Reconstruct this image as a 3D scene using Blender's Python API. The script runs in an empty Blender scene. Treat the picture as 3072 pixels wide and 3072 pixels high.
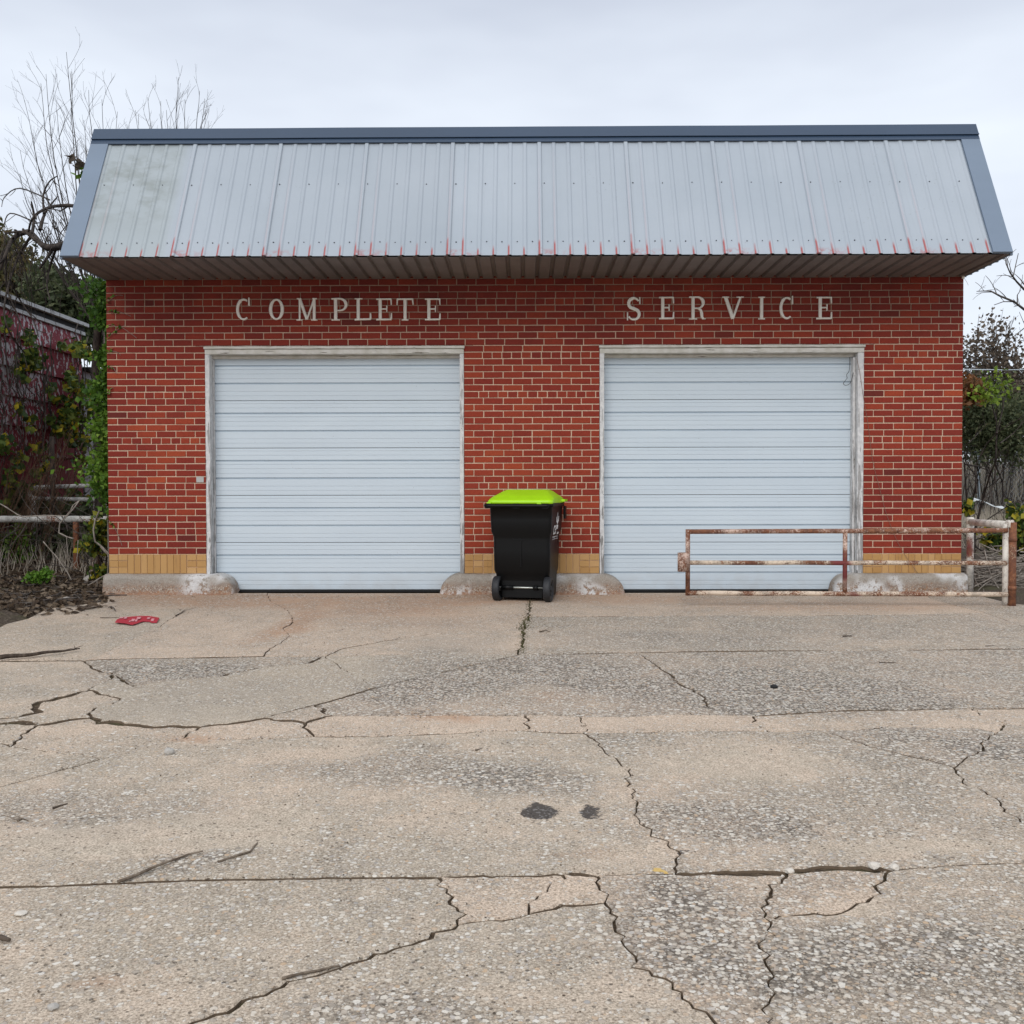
import bpy, bmesh, math, random
import numpy as np
from mathutils import Vector, Matrix, noise
R = math.radians
random.seed(7)
rng = np.random.default_rng(11)
scene = bpy.context.scene
COL = scene.collection

# ------------------------------------------------------------------ camera
CX, CZ, CD = 4.3392, 1.0914, 10.6574
YAW, PITCH, ROLL = 0.0114, 0.0234, -0.0016
FW = Vector((-math.sin(YAW)*math.cos(PITCH), math.cos(YAW)*math.cos(PITCH), -math.sin(PITCH)))
RT0 = Vector((math.cos(YAW), math.sin(YAW), 0)); UP0 = RT0.cross(FW)
RT = RT0*math.cos(ROLL) + UP0*math.sin(ROLL); UP = -RT0*math.sin(ROLL) + UP0*math.cos(ROLL)
CAM = Vector((CX, -CD, CZ))
cam_d = bpy.data.cameras.new('camera'); cam = bpy.data.objects.new('camera', cam_d); COL.objects.link(cam)
cam_d.sensor_width = 36.0; cam_d.lens = 36.0; cam_d.clip_end = 600; cam_d.clip_start = 0.05
M = Matrix((RT, UP, -FW)).transposed().to_4x4(); M.translation = CAM
cam.matrix_world = M
scene.camera = cam

# ------------------------------------------------------------------ world and sun (overcast)
SUN_EL, SUN_AZ = R(34), R(196)       # soft light from behind and left of the camera
w = bpy.data.worlds.new('World'); scene.world = w; w.use_nodes = True
nt = w.node_tree; nt.nodes.clear()
def N(nt, typ, **kw):
    n = nt.nodes.new(typ)
    for k, v in kw.items():
        if k.startswith('i_'):
            key = k[2:]
            key = int(key) if key.isdigit() else key.replace('_', ' ')
            n.inputs[key].default_value = v
        else: setattr(n, k, v)
    return n
out = N(nt, 'ShaderNodeOutputWorld'); bg = N(nt, 'ShaderNodeBackground'); bg.inputs['Strength'].default_value = 0.1
sky = N(nt, 'ShaderNodeTexSky', sky_type='NISHITA', sun_disc=False, sun_elevation=SUN_EL, sun_rotation=SUN_AZ)
tc = N(nt, 'ShaderNodeTexCoord'); sep = N(nt, 'ShaderNodeSeparateXYZ')
nt.links.new(tc.outputs['Generated'], sep.inputs[0])
mp = N(nt, 'ShaderNodeMapping'); mp.inputs['Scale'].default_value = (1.0, 1.0, 3.2)
nt.links.new(tc.outputs['Generated'], mp.inputs['Vector'])
cn = N(nt, 'ShaderNodeTexNoise', i_Scale=2.3, i_Detail=4.0, i_Roughness=0.5)
nt.links.new(mp.outputs[0], cn.inputs['Vector'])
elev = N(nt, 'ShaderNodeMapRange'); elev.inputs['From Min'].default_value = 0.0; elev.inputs['From Max'].default_value = 1.0
nt.links.new(sep.outputs['Z'], elev.inputs['Value'])
er = N(nt, 'ShaderNodeValToRGB'); e = er.color_ramp.elements
e[0].position = 0.0; e[0].color = (8.5, 9.1, 9.9, 1)
e[1].position = 1.0; e[1].color = (11.5, 11.8, 12.2, 1)
for p_, c_ in ((0.30, (8.4, 8.95, 9.8, 1)), (0.43, (6.7, 7.2, 8.15, 1)), (0.62, (9.2, 9.6, 10.4, 1))):
    x_ = e.new(p_); x_.color = c_
nt.links.new(elev.outputs[0], er.inputs[0])
cr = N(nt, 'ShaderNodeValToRGB'); e = cr.color_ramp.elements
e[0].position = 0.34; e[0].color = (0.84, 0.85, 0.88, 1); e[1].position = 0.66; e[1].color = (1.08, 1.085, 1.08, 1)
nt.links.new(cn.outputs[0], cr.inputs[0])
mu = N(nt, 'ShaderNodeMix', data_type='RGBA', blend_type='MULTIPLY', clamp_result=False); mu.inputs[0].default_value = 1.0
nt.links.new(er.outputs[0], mu.inputs[6]); nt.links.new(cr.outputs[0], mu.inputs[7])
mx = N(nt, 'ShaderNodeMix', data_type='RGBA'); mx.inputs[0].default_value = 0.93
nt.links.new(sky.outputs[0], mx.inputs[6]); nt.links.new(mu.outputs[2], mx.inputs[7])
nt.links.new(mx.outputs[2], bg.inputs['Color']); nt.links.new(bg.outputs[0], out.inputs[0])
sd = bpy.data.lights.new('sun', 'SUN'); sd.energy = 1.25; sd.angle = R(35); sd.color = (1.0, 0.97, 0.93)
sun = bpy.data.objects.new('sun', sd); COL.objects.link(sun)
sv = Vector((math.sin(SUN_AZ)*math.cos(SUN_EL), math.cos(SUN_AZ)*math.cos(SUN_EL), math.sin(SUN_EL)))
sun.rotation_euler = (-sv).to_track_quat('-Z', 'Y').to_euler(); sun.location = (0, -20, 30)
scene.view_settings.view_transform = 'Standard'; scene.view_settings.look = 'None'
scene.view_settings.exposure = 0.12; scene.view_settings.gamma = 1.0
try: scene.view_settings.use_curve_mapping = False
except Exception: pass

# ------------------------------------------------------------------ helpers
SLOPE = 0.03
def ray(px, py):        # a pixel of the 3072 px photograph to a direction
    return FW + RT*((px-1536)/3072) + UP*((1536-py)/3072)
def at_y(px, py, Y):    # point on the vertical plane Y
    d = ray(px, py); t = (Y-CAM.y)/d.y; return CAM + d*t
def at_ground(px, py, dz=0.0):   # point on the gently falling lot
    d = ray(px, py); t = (SLOPE*CAM.y - CAM.z + dz)/(d.z - SLOPE*d.y); return CAM + d*t
def gz(y): return SLOPE*y if y < 0 else 0.0
def at_x(px, py, X):
    d = ray(px, py); t = (X-CAM.x)/d.x; return CAM + d*t

def empty(name, loc=(0, 0, 0), rz=0, label=None, cat=None, group=None, kind=None, parent=None):
    o = bpy.data.objects.new(name, None); COL.objects.link(o); o.location = loc; o.rotation_euler = (0, 0, rz)
    o.empty_display_size = 0.2
    if parent: o.parent = parent
    return tag(o, label, cat, group, kind)
def tag(o, label=None, cat=None, group=None, kind=None):
    if label: o['label'] = label
    if cat: o['category'] = cat
    if group: o['group'] = group
    if kind: o['kind'] = kind
    return o

class MB:
    """collects vertices and faces, with one random number per piece"""
    def __init__(s): s.v = []; s.f = []; s.r = []; s.sm = []; s.uv = None
    def add(s, vs, fs, r=None, smooth=False):
        b = len(s.v); s.v.extend([tuple(p) for p in vs])
        if r is None: r = random.random()
        s.r.extend([r]*len(vs))
        for f in fs: s.f.append([b+i for i in f]); s.sm.append(smooth)
    def box(s, a, b, r=None):
        x0, y0, z0 = a; x1, y1, z1 = b
        s.add([(x0,y0,z0),(x1,y0,z0),(x1,y1,z0),(x0,y1,z0),(x0,y0,z1),(x1,y0,z1),(x1,y1,z1),(x0,y1,z1)],
              [(0,3,2,1),(4,5,6,7),(0,1,5,4),(1,2,6,5),(2,3,7,6),(3,0,4,7)], r)
    def tube(s, pts, rad, k=6, r=None, caps=True, smooth=True, flat=None):
        pts = [Vector(p) for p in pts]; n = len(pts)
        if not hasattr(rad, '__len__'): rad = [rad]*n
        vs = []; up = None
        for i, p in enumerate(pts):
            t = (pts[min(i+1, n-1)] - pts[max(i-1, 0)])
            if t.length < 1e-9: t = Vector((0, 0, 1))
            t.normalize()
            if up is None:
                up = Vector((0, 0, 1)) if abs(t.z) < 0.9 else Vector((0, 1, 0))
            a = t.cross(up)
            if a.length < 1e-6: a = t.cross(Vector((1, 0, 0)))
            a.normalize(); b = a.cross(t).normalized(); up = b
            for j in range(k):
                q = 2*math.pi*j/k
                vs.append(p + a*(math.cos(q)*rad[i]) + b*(math.sin(q)*rad[i]))
        fs = []
        for i in range(n-1):
            for j in range(k):
                fs.append((i*k+j, i*k+(j+1) % k, (i+1)*k+(j+1) % k, (i+1)*k+j))
        s.add(vs, fs, r, smooth)
        if caps and k > 2:
            b0 = len(s.v)-len(vs)
            s.f.append([b0+j for j in range(k)][::-1]); s.sm.append(False)
            s.f.append([b0+(n-1)*k+j for j in range(k)]); s.sm.append(False)
    def build(s, name, mat, parent=None, **kw):
        me = bpy.data.meshes.new(name); me.from_pydata(s.v, [], s.f)
        at = me.attributes.new('rnd', 'FLOAT', 'POINT'); at.data.foreach_set('value', s.r)
        me.polygons.foreach_set('use_smooth', s.sm)
        if s.uv is not None:
            uvl = me.uv_layers.new(name='uv')
            li = np.empty(len(me.loops), dtype=np.int32); me.loops.foreach_get('vertex_index', li)
            uvl.data.foreach_set('uv', np.asarray(s.uv, dtype=np.float32)[li].ravel())
        me.update(); me.materials.append(mat)
        o = bpy.data.objects.new(name, me); COL.objects.link(o)
        if parent: o.parent = parent
        return tag(o, **kw)

def fbm(x, y, z=0.0, o=4): return noise.fractal(Vector((x, y, z)), 1.0, 2.0, o)

# ------------------------------------------------------------------ node helpers
class NT:
    def __init__(s, name):
        s.m = bpy.data.materials.new(name); s.m.use_nodes = True; s.t = s.m.node_tree; s.t.nodes.clear()
        s.out = s.n('ShaderNodeOutputMaterial'); s.b = s.n('ShaderNodeBsdfPrincipled')
        s.l(s.b.outputs[0], s.out.inputs[0])
        s.b.inputs['Roughness'].default_value = 0.8
    def n(s, typ, **kw): return N(s.t, typ, **kw)
    def l(s, a, b): s.t.links.new(a, b)
    def put(s, inp, val):
        if hasattr(val, 'is_output'): s.l(val, inp)
        else:
            if isinstance(val, (tuple, list)) and len(val) == 3 and inp.type == 'RGBA': val = (*val, 1)
            inp.default_value = val
    def obj(s): return s.n('ShaderNodeTexCoord').outputs['Object']
    def gen(s): return s.n('ShaderNodeTexCoord').outputs['Generated']
    def uv(s): return s.n('ShaderNodeTexCoord').outputs['UV']
    def mapg(s, v, sc=(1, 1, 1), loc=(0, 0, 0), rot=(0, 0, 0)):
        m = s.n('ShaderNodeMapping'); m.inputs['Scale'].default_value = sc; m.inputs['Location'].default_value = loc
        m.inputs['Rotation'].default_value = rot; s.l(v, m.inputs['Vector']); return m.outputs[0]
    def noise(s, v, scale, detail=3, rough=0.55, col=False, dist=0.0):
        n = s.n('ShaderNodeTexNoise'); n.inputs['Scale'].default_value = scale; n.inputs['Detail'].default_value = detail
        n.inputs['Roughness'].default_value = rough; n.inputs['Distortion'].default_value = dist
        s.l(v, n.inputs['Vector']); return n.outputs[1 if col else 0]
    def vor(s, v, scale, feature='F1', rand=1.0, out='Distance'):
        n = s.n('ShaderNodeTexVoronoi', feature=feature); n.inputs['Scale'].default_value = scale
        n.inputs['Randomness'].default_value = rand; s.l(v, n.inputs['Vector']); return n
    def math(s, op, a, b=None, c=None, clamp=False):
        n = s.n('ShaderNodeMath', operation=op, use_clamp=clamp); s.put(n.inputs[0], a)
        if b is not None: s.put(n.inputs[1], b)
        if c is not None: s.put(n.inputs[2], c)
        return n.outputs[0]
    def ramp(s, v, stops, interp='LINEAR'):
        n = s.n('ShaderNodeValToRGB'); n.color_ramp.interpolation = interp; e = n.color_ramp.elements
        for i, (p, c) in enumerate(stops):
            if not hasattr(c, '__len__'): c = (c, c, c)
            x = e[i] if i < 2 else e.new(p)
            x.position = p; x.color = (*c[:3], 1)
        s.l(v, n.inputs[0]); return n.outputs[0]
    def step(s, v, a, b):     # smooth step between a and b
        n = s.n('ShaderNodeMapRange', interpolation_type='SMOOTHSTEP'); s.put(n.inputs[0], v)
        n.inputs[1].default_value = a; n.inputs[2].default_value = b; return n.outputs[0]
    def mix(s, f, a, b, blend='MIX'):
        n = s.n('ShaderNodeMix', data_type='RGBA', blend_type=blend); s.put(n.inputs[0], f)
        s.put(n.inputs[6], a); s.put(n.inputs[7], b); return n.outputs[2]
    def attr(s, name, typ='GEOMETRY', out='Fac'):
        n = s.n('ShaderNodeAttribute', attribute_type=typ, attribute_name=name); return n.outputs[out]
    def sep(s, v):
        n = s.n('ShaderNodeSeparateXYZ'); s.l(v, n.inputs[0]); return n.outputs
    def bump(s, h, strength=0.3, dist=0.01):
        n = s.n('ShaderNodeBump'); n.inputs['Strength'].default_value = strength; n.inputs['Distance'].default_value = dist
        s.put(n.inputs['Height'], h); s.l(n.outputs[0], s.b.inputs['Normal'])
    def fin(s, col=None, rough=None, metal=None, spec=None):
        if col is not None: s.put(s.b.inputs['Base Color'], col)
        if rough is not None: s.put(s.b.inputs['Roughness'], rough)
        if metal is not None: s.put(s.b.inputs['Metallic'], metal)
        if spec is not None: s.b.inputs['Specular IOR Level'].default_value = spec
        return s.m

# ------------------------------------------------------------------ materials
def mat_brick():
    s = NT('red_brick'); o = s.obj(); r = s.attr('rnd')
    c = s.ramp(r, [(0.0, (0.120, 0.018, 0.014)), (0.2, (0.170, 0.021, 0.014)), (0.55, (0.200, 0.024, 0.015)), (0.85, (0.250, 0.034, 0.017)), (1.0, (0.300, 0.048, 0.020))])
    big = s.noise(o, 0.55, 2)
    c = s.mix(s.step(big, 0.45, 0.68), c, s.mix(1.0, c, (1.30, 1.45, 1.25), 'MULTIPLY'))
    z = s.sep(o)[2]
    grime_shade = s.math('MULTIPLY', s.step(z, 2.35, 3.2), s.step(s.noise(o, 1.6, 4), 0.25, 0.75))   # soiling and eave shade painted into the upper courses, with a ragged outline
    c = s.mix(s.math('MULTIPLY', grime_shade, 0.45), c, (0.075, 0.022, 0.020))
    fine = s.noise(o, 90, 3, 0.7)
    c = s.mix(1.0, c, s.ramp(fine, [(0.3, (0.82, 0.82, 0.82)), (0.7, (1.16, 1.16, 1.16))]), 'MULTIPLY')
    mp = s.mapg(o, (8, 8, 120)); c = s.mix(s.math('MULTIPLY', s.step(s.noise(mp, 1, 3), 0.6, 0.8), 0.25), c, (0.12, 0.02, 0.015))
    eff = s.math('MULTIPLY', s.step(s.noise(o, 2.2, 5, 0.7), 0.66, 0.80), s.step(s.noise(o, 30, 3), 0.4, 0.7))
    c = s.mix(s.math('MULTIPLY', eff, 0.35), c, (0.45, 0.30, 0.25))
    s.bump(fine, 0.35, 0.003); return s.fin(c, 0.85, spec=0.3)
def mat_mortar():
    s = NT('mortar'); o = s.obj(); n = s.noise(o, 60, 4, 0.7)
    c = s.ramp(n, [(0.3, (0.52, 0.36, 0.255)), (0.7, (0.74, 0.55, 0.41))])
    z = s.sep(o)[2]; c = s.mix(s.math('MULTIPLY', s.step(z, 2.4, 3.2), 0.6), c, (0.20, 0.11, 0.09))  # upper joints darkened alike: soiling and eave shade in the colour
    s.bump(n, 0.4, 0.003); return s.fin(c, 0.95, spec=0.2)
def mat_yellow():
    s = NT('buff_glazed_brick'); o = s.obj(); r = s.attr('rnd')
    c = s.ramp(r, [(0, (0.42, 0.225, 0.07)), (0.5, (0.47, 0.265, 0.09)), (1, (0.51, 0.30, 0.12))])
    st = s.noise(s.mapg(o, (60, 60, 5)), 1, 4, 0.7)
    c = s.mix(s.math('MULTIPLY', s.step(st, 0.55, 0.75), 0.4), c, (0.16, 0.085, 0.03))
    s.bump(st, 0.2, 0.002); return s.fin(c, 0.55)
def mat_plinth():
    s = NT('old_painted_concrete'); o = s.obj(); z = s.sep(o)[2]
    n = s.noise(o, 9, 5, 0.65); f = s.noise(o, 70, 3, 0.7)
    base = s.ramp(f, [(0.3, (0.27, 0.23, 0.19)), (0.7, (0.42, 0.38, 0.33))])
    v = s.vor(o, 55); ed = s.vor(o, 55, 'DISTANCE_TO_EDGE')
    stone = s.ramp(s.sep(v.outputs['Color'])[0], [(0, (0.28, 0.22, 0.18)), (0.5, (0.50, 0.44, 0.37)), (1, (0.33, 0.19, 0.11))])
    low = s.step(s.math('ADD', z, s.math('MULTIPLY', n, 0.12)), 0.20, 0.11)
    base = s.mix(s.math('MULTIPLY', low, s.step(ed.outputs[0], 0.03, 0.12)), s.mix(low, base, (0.20, 0.12, 0.08)), stone)
    base = s.mix(s.math('MULTIPLY', s.step(s.math('ADD', z, s.math('MULTIPLY', f, 0.05)), 0.075, 0.0), 0.75), base, (0.36, 0.18, 0.10))
    xx = s.sep(o)[0]; wl = s.math('MAXIMUM', s.step(xx, 3.2, 3.4), s.math('MULTIPLY', s.step(xx, 0.7, 0.95), s.step(xx, 2.0, 1.0)))
    wm = s.math('MULTIPLY', s.math('MULTIPLY', wl, s.step(s.noise(o, 2.0, 2), 0.42, 0.56)), s.step(s.math('ADD', s.noise(o, 14, 5, 0.7), s.math('MULTIPLY', z, 0.6)), 0.47, 0.56))
    c = s.mix(wm, base, s.ramp(f, [(0.3, (0.58, 0.57, 0.56)), (0.7, (0.74, 0.73, 0.72))]))
    pit = s.step(s.vor(o, 38).outputs[0], 0.20, 0.12); c = s.mix(s.math('MULTIPLY', pit, s.step(s.noise(o, 5, 2), 0.5, 0.6)), c, (0.13, 0.11, 0.09))
    s.bump(s.math('ADD', n, f), 0.8, 0.012); return s.fin(c, 0.9)
def mat_wood():
    s = NT('flaking_white_timber'); o = s.obj(); z = s.sep(o)[2]
    g = s.noise(s.mapg(o, (55, 55, 3.2)), 1, 5, 0.65); n = s.noise(o, 5, 4, 0.6)
    wear = s.math('ADD', s.math('MULTIPLY', s.math('SUBTRACT', 2.45, z), 0.075), s.math('MULTIPLY', n, 0.35))
    m = s.step(s.math('SUBTRACT', s.math('ADD', g, wear), 0.80), 0.0, 0.045)
    wood = s.ramp(g, [(0.35, (0.10, 0.095, 0.09)), (0.65, (0.34, 0.33, 0.32))])
    paint = s.ramp(s.noise(o, 25, 3), [(0.3, (0.52, 0.52, 0.52)), (0.7, (0.70, 0.69, 0.68))])
    c = s.mix(m, paint, wood); c = s.mix(s.step(s.vor(o, 18).outputs[0], 0.09, 0.05), c, (0.08, 0.07, 0.06))
    s.bump(s.math('SUBTRACT', g, m), 0.5, 0.004); return s.fin(c, 0.75)
def mat_wood_h():
    s = NT('flaking_cream_header'); o = s.obj()
    g = s.noise(s.mapg(o, (2.6, 50, 60)), 1, 5, 0.65); n = s.noise(o, 3, 4, 0.6)
    m = s.step(s.math('ADD', g, s.math('MULTIPLY', n, 0.5)), 0.88, 0.94)
    paint = s.ramp(s.noise(o, 12, 3), [(0.3, (0.50, 0.48, 0.42)), (0.7, (0.66, 0.64, 0.60))])
    c = s.mix(m, paint, (0.14, 0.12, 0.09)); s.bump(g, 0.4, 0.003); return s.fin(c, 0.75)
def mat_door():
    s = NT('white_door_steel'); o = s.obj(); n = s.noise(s.mapg(o, (0.8, 1, 3)), 1.3, 3); f = s.noise(o, 220, 2)
    c = s.ramp(n, [(0.3, (0.54, 0.615, 0.675)), (0.7, (0.575, 0.65, 0.705))])
    z = s.sep(o)[2]
    dirt = s.noise(s.mapg(o, (1.2, 1, 26)), 1, 5, 0.7)
    c = s.mix(s.math('MULTIPLY', s.step(dirt, 0.58, 0.78), 0.13), c, (0.30, 0.31, 0.30))
    low = s.math('MULTIPLY', s.step(z, 0.30, 0.03), s.step(s.noise(o, 6, 4), 0.3, 0.7)); c = s.mix(s.math('MULTIPLY', low, 0.18), c, (0.36, 0.27, 0.2))
    sp = s.math('MULTIPLY', s.step(s.vor(o, 9).outputs[0], .045, .02), .5); c = s.mix(sp, c, (.2, .2, .19))
    s.bump(s.noise(s.mapg(o, (1, 1, 2.5)), 2.2, 3), 0.22, 0.008); return s.fin(c, 0.42, spec=0.4)
def mat_roof():
    s = NT('weathered_white_sheet'); o = s.obj(); uv = s.sep(s.uv()); u, v = uv[0], uv[1]; r = s.attr('rnd')
    c = s.ramp(s.noise(o, 0.7, 4), [(0.3, (0.335, 0.378, 0.422)), (0.7, (0.395, 0.436, 0.480))])
    c = s.mix(1.0, c, s.ramp(r, [(0, (0.93, 0.93, 0.93)), (1, (1.05, 1.05, 1.05))]), 'MULTIPLY')
    st = s.noise(s.mapg(o, (30, 1, 1.2)), 1, 4, 0.6); c = s.mix(s.math('MULTIPLY', s.step(st, 0.50, 0.75), 0.16), c, (0.30, 0.33, 0.36))
    # grey mould on the first sheet
    x = s.sep(o)[0]
    mm = s.math('MULTIPLY', s.step(x, 1.05, 0.75), s.step(s.noise(s.mapg(o, (1.6, 1.4, 3.0), rot=(0, 0.5, 0)), 1.2, 5, 0.7), 0.40, 0.62))
    mm = s.math('MULTIPLY', mm, s.step(s.math('ADD', s.math('MULTIPLY', s.math('ABSOLUTE', s.math('SUBTRACT', v, 0.95)), 1.2), 0), 0.95, 0.2))
    c = s.mix(s.math('MULTIPLY', mm, 0.75), c, (0.17, 0.185, 0.18))
    c = s.mix(s.math('MULTIPLY', s.step(x, 1.02, 0.9), 0.40), c, (0.32, 0.36, 0.345))
    sp = s.step(s.vor(s.mapg(o, (1, 1, 1)), 16).outputs[0], 0.15, 0.07)
    c = s.mix(s.math('MULTIPLY', s.math('MULTIPLY', sp, s.step(s.noise(o, 1.1, 3), 0.52, 0.62)), 0.45), c, (0.25, 0.27, 0.28))
    # red undercoat showing where the white has worn off at the foot of the ribs
    ph = s.math('FRACT', s.math('ADD', u, 0.0))           # u counts ribs
    side = s.math('MULTIPLY', s.step(ph, 0.025, 0.07), s.step(ph, 0.20, 0.12))
    hn = s.math('ADD', -0.10, s.math('MULTIPLY', s.noise(s.mapg(o, (5, 5, 0.5)), 1, 2, 0.8), 0.40))
    k = s.math('FRACT', s.math('DIVIDE', u, 6.0))
    hh = s.math('ADD', hn, s.math('MULTIPLY', s.step(k, 0.33, 0.10), 0.05))
    m1 = s.math('MULTIPLY', side, s.step(s.math('SUBTRACT', v, hh), 0.03, -0.05))
    wash = s.math('MULTIPLY', s.math('MULTIPLY', s.step(v, 0.085, 0.02), s.step(k, 0.5, 0.02)), s.step(s.noise(o, 14, 4, 0.7), 0.42, 0.6))
    m = s.math('MAXIMUM', m1, s.math('MULTIPLY', wash, 0.7))
    long_ = s.math('MULTIPLY', s.math('MULTIPLY', s.step(ph, 0.04, 0.10), s.step(ph, 0.25, 0.12)), s.math('MULTIPLY', s.step(k, 0.35, 0.2), s.step(v, 1.6, 0.2)))
    c = s.mix(s.math('MULTIPLY', long_, 0.16), c, (0.55, 0.30, 0.30))
    c = s.mix(s.math('MULTIPLY', m, 0.85), c, (0.36, 0.045, 0.035))
    s.bump(s.noise(o, 3.5, 3), 0.12, 0.01); return s.fin(c, 0.5, spec=0.4)
def mat_soffit():
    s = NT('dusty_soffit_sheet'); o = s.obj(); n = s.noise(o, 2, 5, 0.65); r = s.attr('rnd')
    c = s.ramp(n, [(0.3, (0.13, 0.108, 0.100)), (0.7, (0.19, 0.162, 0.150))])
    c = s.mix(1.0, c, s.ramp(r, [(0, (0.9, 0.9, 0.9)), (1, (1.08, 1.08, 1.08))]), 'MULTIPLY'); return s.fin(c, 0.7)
def mat_trim(name, col):
    s = NT(name); o = s.obj(); n = s.noise(s.mapg(o, (0.8, 3, 3)), 1, 4)
    c = s.mix(n, tuple(x*0.88 for x in col), tuple(x*1.12 for x in col))
    s.bump(s.noise(o, 2.5, 2), 0.15, 0.01); return s.fin(c, 0.42, spec=0.5)
def mat_plain(name, col, rough=0.6, var=0.12, scale=20, metal=0.0, bump=0.1, spec=0.5):
    s = NT(name); o = s.obj(); n = s.noise(o, scale, 4, 0.6)
    c = s.mix(n, tuple(max(0, x*(1-var)) for x in col), tuple(x*(1+var) for x in col))
    if bump: s.bump(n, bump, 0.004)
    return s.fin(c, rough, metal, spec)
def mat_rust(name, paint, amount=0.5, red=0.3):
    s = NT(name); o = s.obj(); n = s.noise(o, 3.0, 4, 0.6); f = s.noise(o, 75, 5, 0.8)
    rust = s.ramp(s.noise(o, 22, 4, 0.7), [(0.3, (0.075, 0.028, 0.018)), (0.55, (0.20, 0.075, 0.035)), (0.75, (0.32, 0.14, 0.06))])
    paint = s.mix(s.step(s.noise(o, 9, 4, .7), .45, .65), paint, tuple(x*.6 for x in paint))
    old = s.mix(s.step(s.noise(o, 1.7, 2), 0.62-red*0.3, 0.70-red*0.3), paint, (0.18, 0.035, 0.035))
    m = s.step(s.math('ADD', s.math('MULTIPLY', n, 0.9), f), 1.18-amount*0.5, 1.26-amount*0.5)
    c = s.mix(m, old, rust); s.bump(s.math('SUBTRACT', f, m), 0.5, 0.003); return s.fin(c, 0.8)
def mat_leaf(name, cols, rough=0.6):
    s = NT(name); r = s.attr('rnd'); k = len(cols)
    c = s.ramp(r, [(i/(k-1), cc) for i, cc in enumerate(cols)])
    tr = s.n('ShaderNodeBsdfTranslucent'); s.l(c, tr.inputs[0]); mixn = s.n('ShaderNodeMixShader'); mixn.inputs[0].default_value = 0.25
    s.fin(c, rough, spec=0.25); s.l(s.b.outputs[0], mixn.inputs[1]); s.l(tr.outputs[0], mixn.inputs[2]); s.l(mixn.outputs[0], s.out.inputs[0])
    return s.m
def mat_bark(name, a, b):
    s = NT(name); o = s.obj(); n = s.noise(s.mapg(o, (18, 18, 5)), 1, 4, 0.7)
    c = s.mix(s.step(n, 0.35, 0.65), a, b); s.bump(n, 0.4, 0.01); return s.fin(c, 0.9, spec=0.2)
def mat_dirt():
    s = NT('dirt'); o = s.obj(); n = s.noise(o, 1.3, 5, 0.65); f = s.noise(o, 35, 5, 0.75)
    c = s.ramp(f, [(0.3, (0.045, 0.034, 0.026)), (0.5, (0.10, 0.078, 0.060)), (0.72, (0.20, 0.165, 0.13))])
    c = s.mix(s.attr('rnd'), c, s.ramp(f, [(0.3, (0.045, 0.032, 0.022)), (0.5, (0.105, 0.075, 0.050)), (0.7, (0.22, 0.165, 0.115))]))
    y = s.sep(o)[1]
    moss = s.math('MULTIPLY', s.step(s.noise(o, 2.0, 4), 0.50, 0.62), s.step(f, 0.35, 0.6))
    c = s.mix(s.math('MULTIPLY', moss, 0.6), c, (0.075, 0.085, 0.030))
    gr = s.step(y, 5.0, 14.0); c = s.mix(s.math('MULTIPLY', gr, 0.75), c, s.ramp(n, [(0.3, (0.11, 0.10, 0.07)), (0.7, (0.19, 0.175, 0.13))]))
    s.bump(s.math('ADD', f, n), 0.9, 0.03); return s.fin(c, 0.95, spec=0.15)
from mathutils.geometry import delaunay_2d_cdt
BLOBS = {  # hand-placed wear and stains, read off the photograph: (px, py, rx, ry, strength)
 'E': [(2350,2075,430,62,.75),(1400,2010,260,45,.45),(1230,2062,160,40,.5),(1600,2000,160,36,.4),(470,2018,230,26,.6),(1150,2300,330,70,.5),
       (1600,2330,260,70,.5),(650,2590,180,40,.4),(2100,2460,260,60,.45),(2250,2860,330,130,.22),(1950,2800,200,90,.2),(2750,2880,420,150,.28),
       (250,2420,330,70,.35),(2100,2700,160,60,.4),(2980,2230,140,40,.5),(1150,3020,330,80,.35),(1900,2040,220,40,.4)],
 'S': [(480,2510,420,55,.7),(2230,2280,260,60,.6),(2750,2560,420,36,.5),(1000,2250,160,30,.4),(1650,2075,120,28,.4),(2480,2700,140,30,.5)],
 'D': [(640,2095,330,52,.62),(1350,1935,150,34,.6),(1290,1872,170,20,.35),(1950,1918,300,30,.62),(2560,1890,190,24,.5),(2980,1868,120,28,.45),(2270,1930,260,22,.45),
       (930,1958,120,14,.35),(420,2018,250,24,.35),(1180,2010,110,26,.45),(2350,2080,380,50,.35),(200,2060,170,34,.35),(250,2440,330,80,.35),(1560,2340,180,60,.3),
       (2200,2880,150,70,.4),(1990,2860,90,50,.3),(2900,2830,220,80,.4),(330,1822,110,14,.35),(360,1895,220,20,.25),(1050,3030,200,50,.3)],
 'O': [(560,1800,200,20,.5),(1150,1815,260,26,.5),(860,1872,70,46,.8),(820,1800,240,22,.7),(1350,1796,260,18,.8),(1900,1796,360,16,.5),(570,2205,80,12,.6),(1330,2138,130,12,.7),(1700,2090,90,20,.4),
       (2500,1820,400,14,.4),(470,1782,200,12,.6),(390,2905,50,20,.5),(2620,2800,60,40,.4),(1200,1850,300,30,.3),(1700,2560,150,14,.3)],
 'Y': [(1985,2613,12,9,.9),(2835,2230,36,11,.45),(1430,2572,16,6,.6),(1985,2362,12,5,.6),(2150,2362,12,5,.5)],
 'K': [(1618,2434,60,33,.95),(1782,2429,58,27,.95),(1812,2520,34,10,.6),(2045,2548,44,18,.7),(1835,2592,52,12,.5),(1702,2603,28,7,.5),(2090,2030,0.1,0.1,.0)],
}
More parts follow.
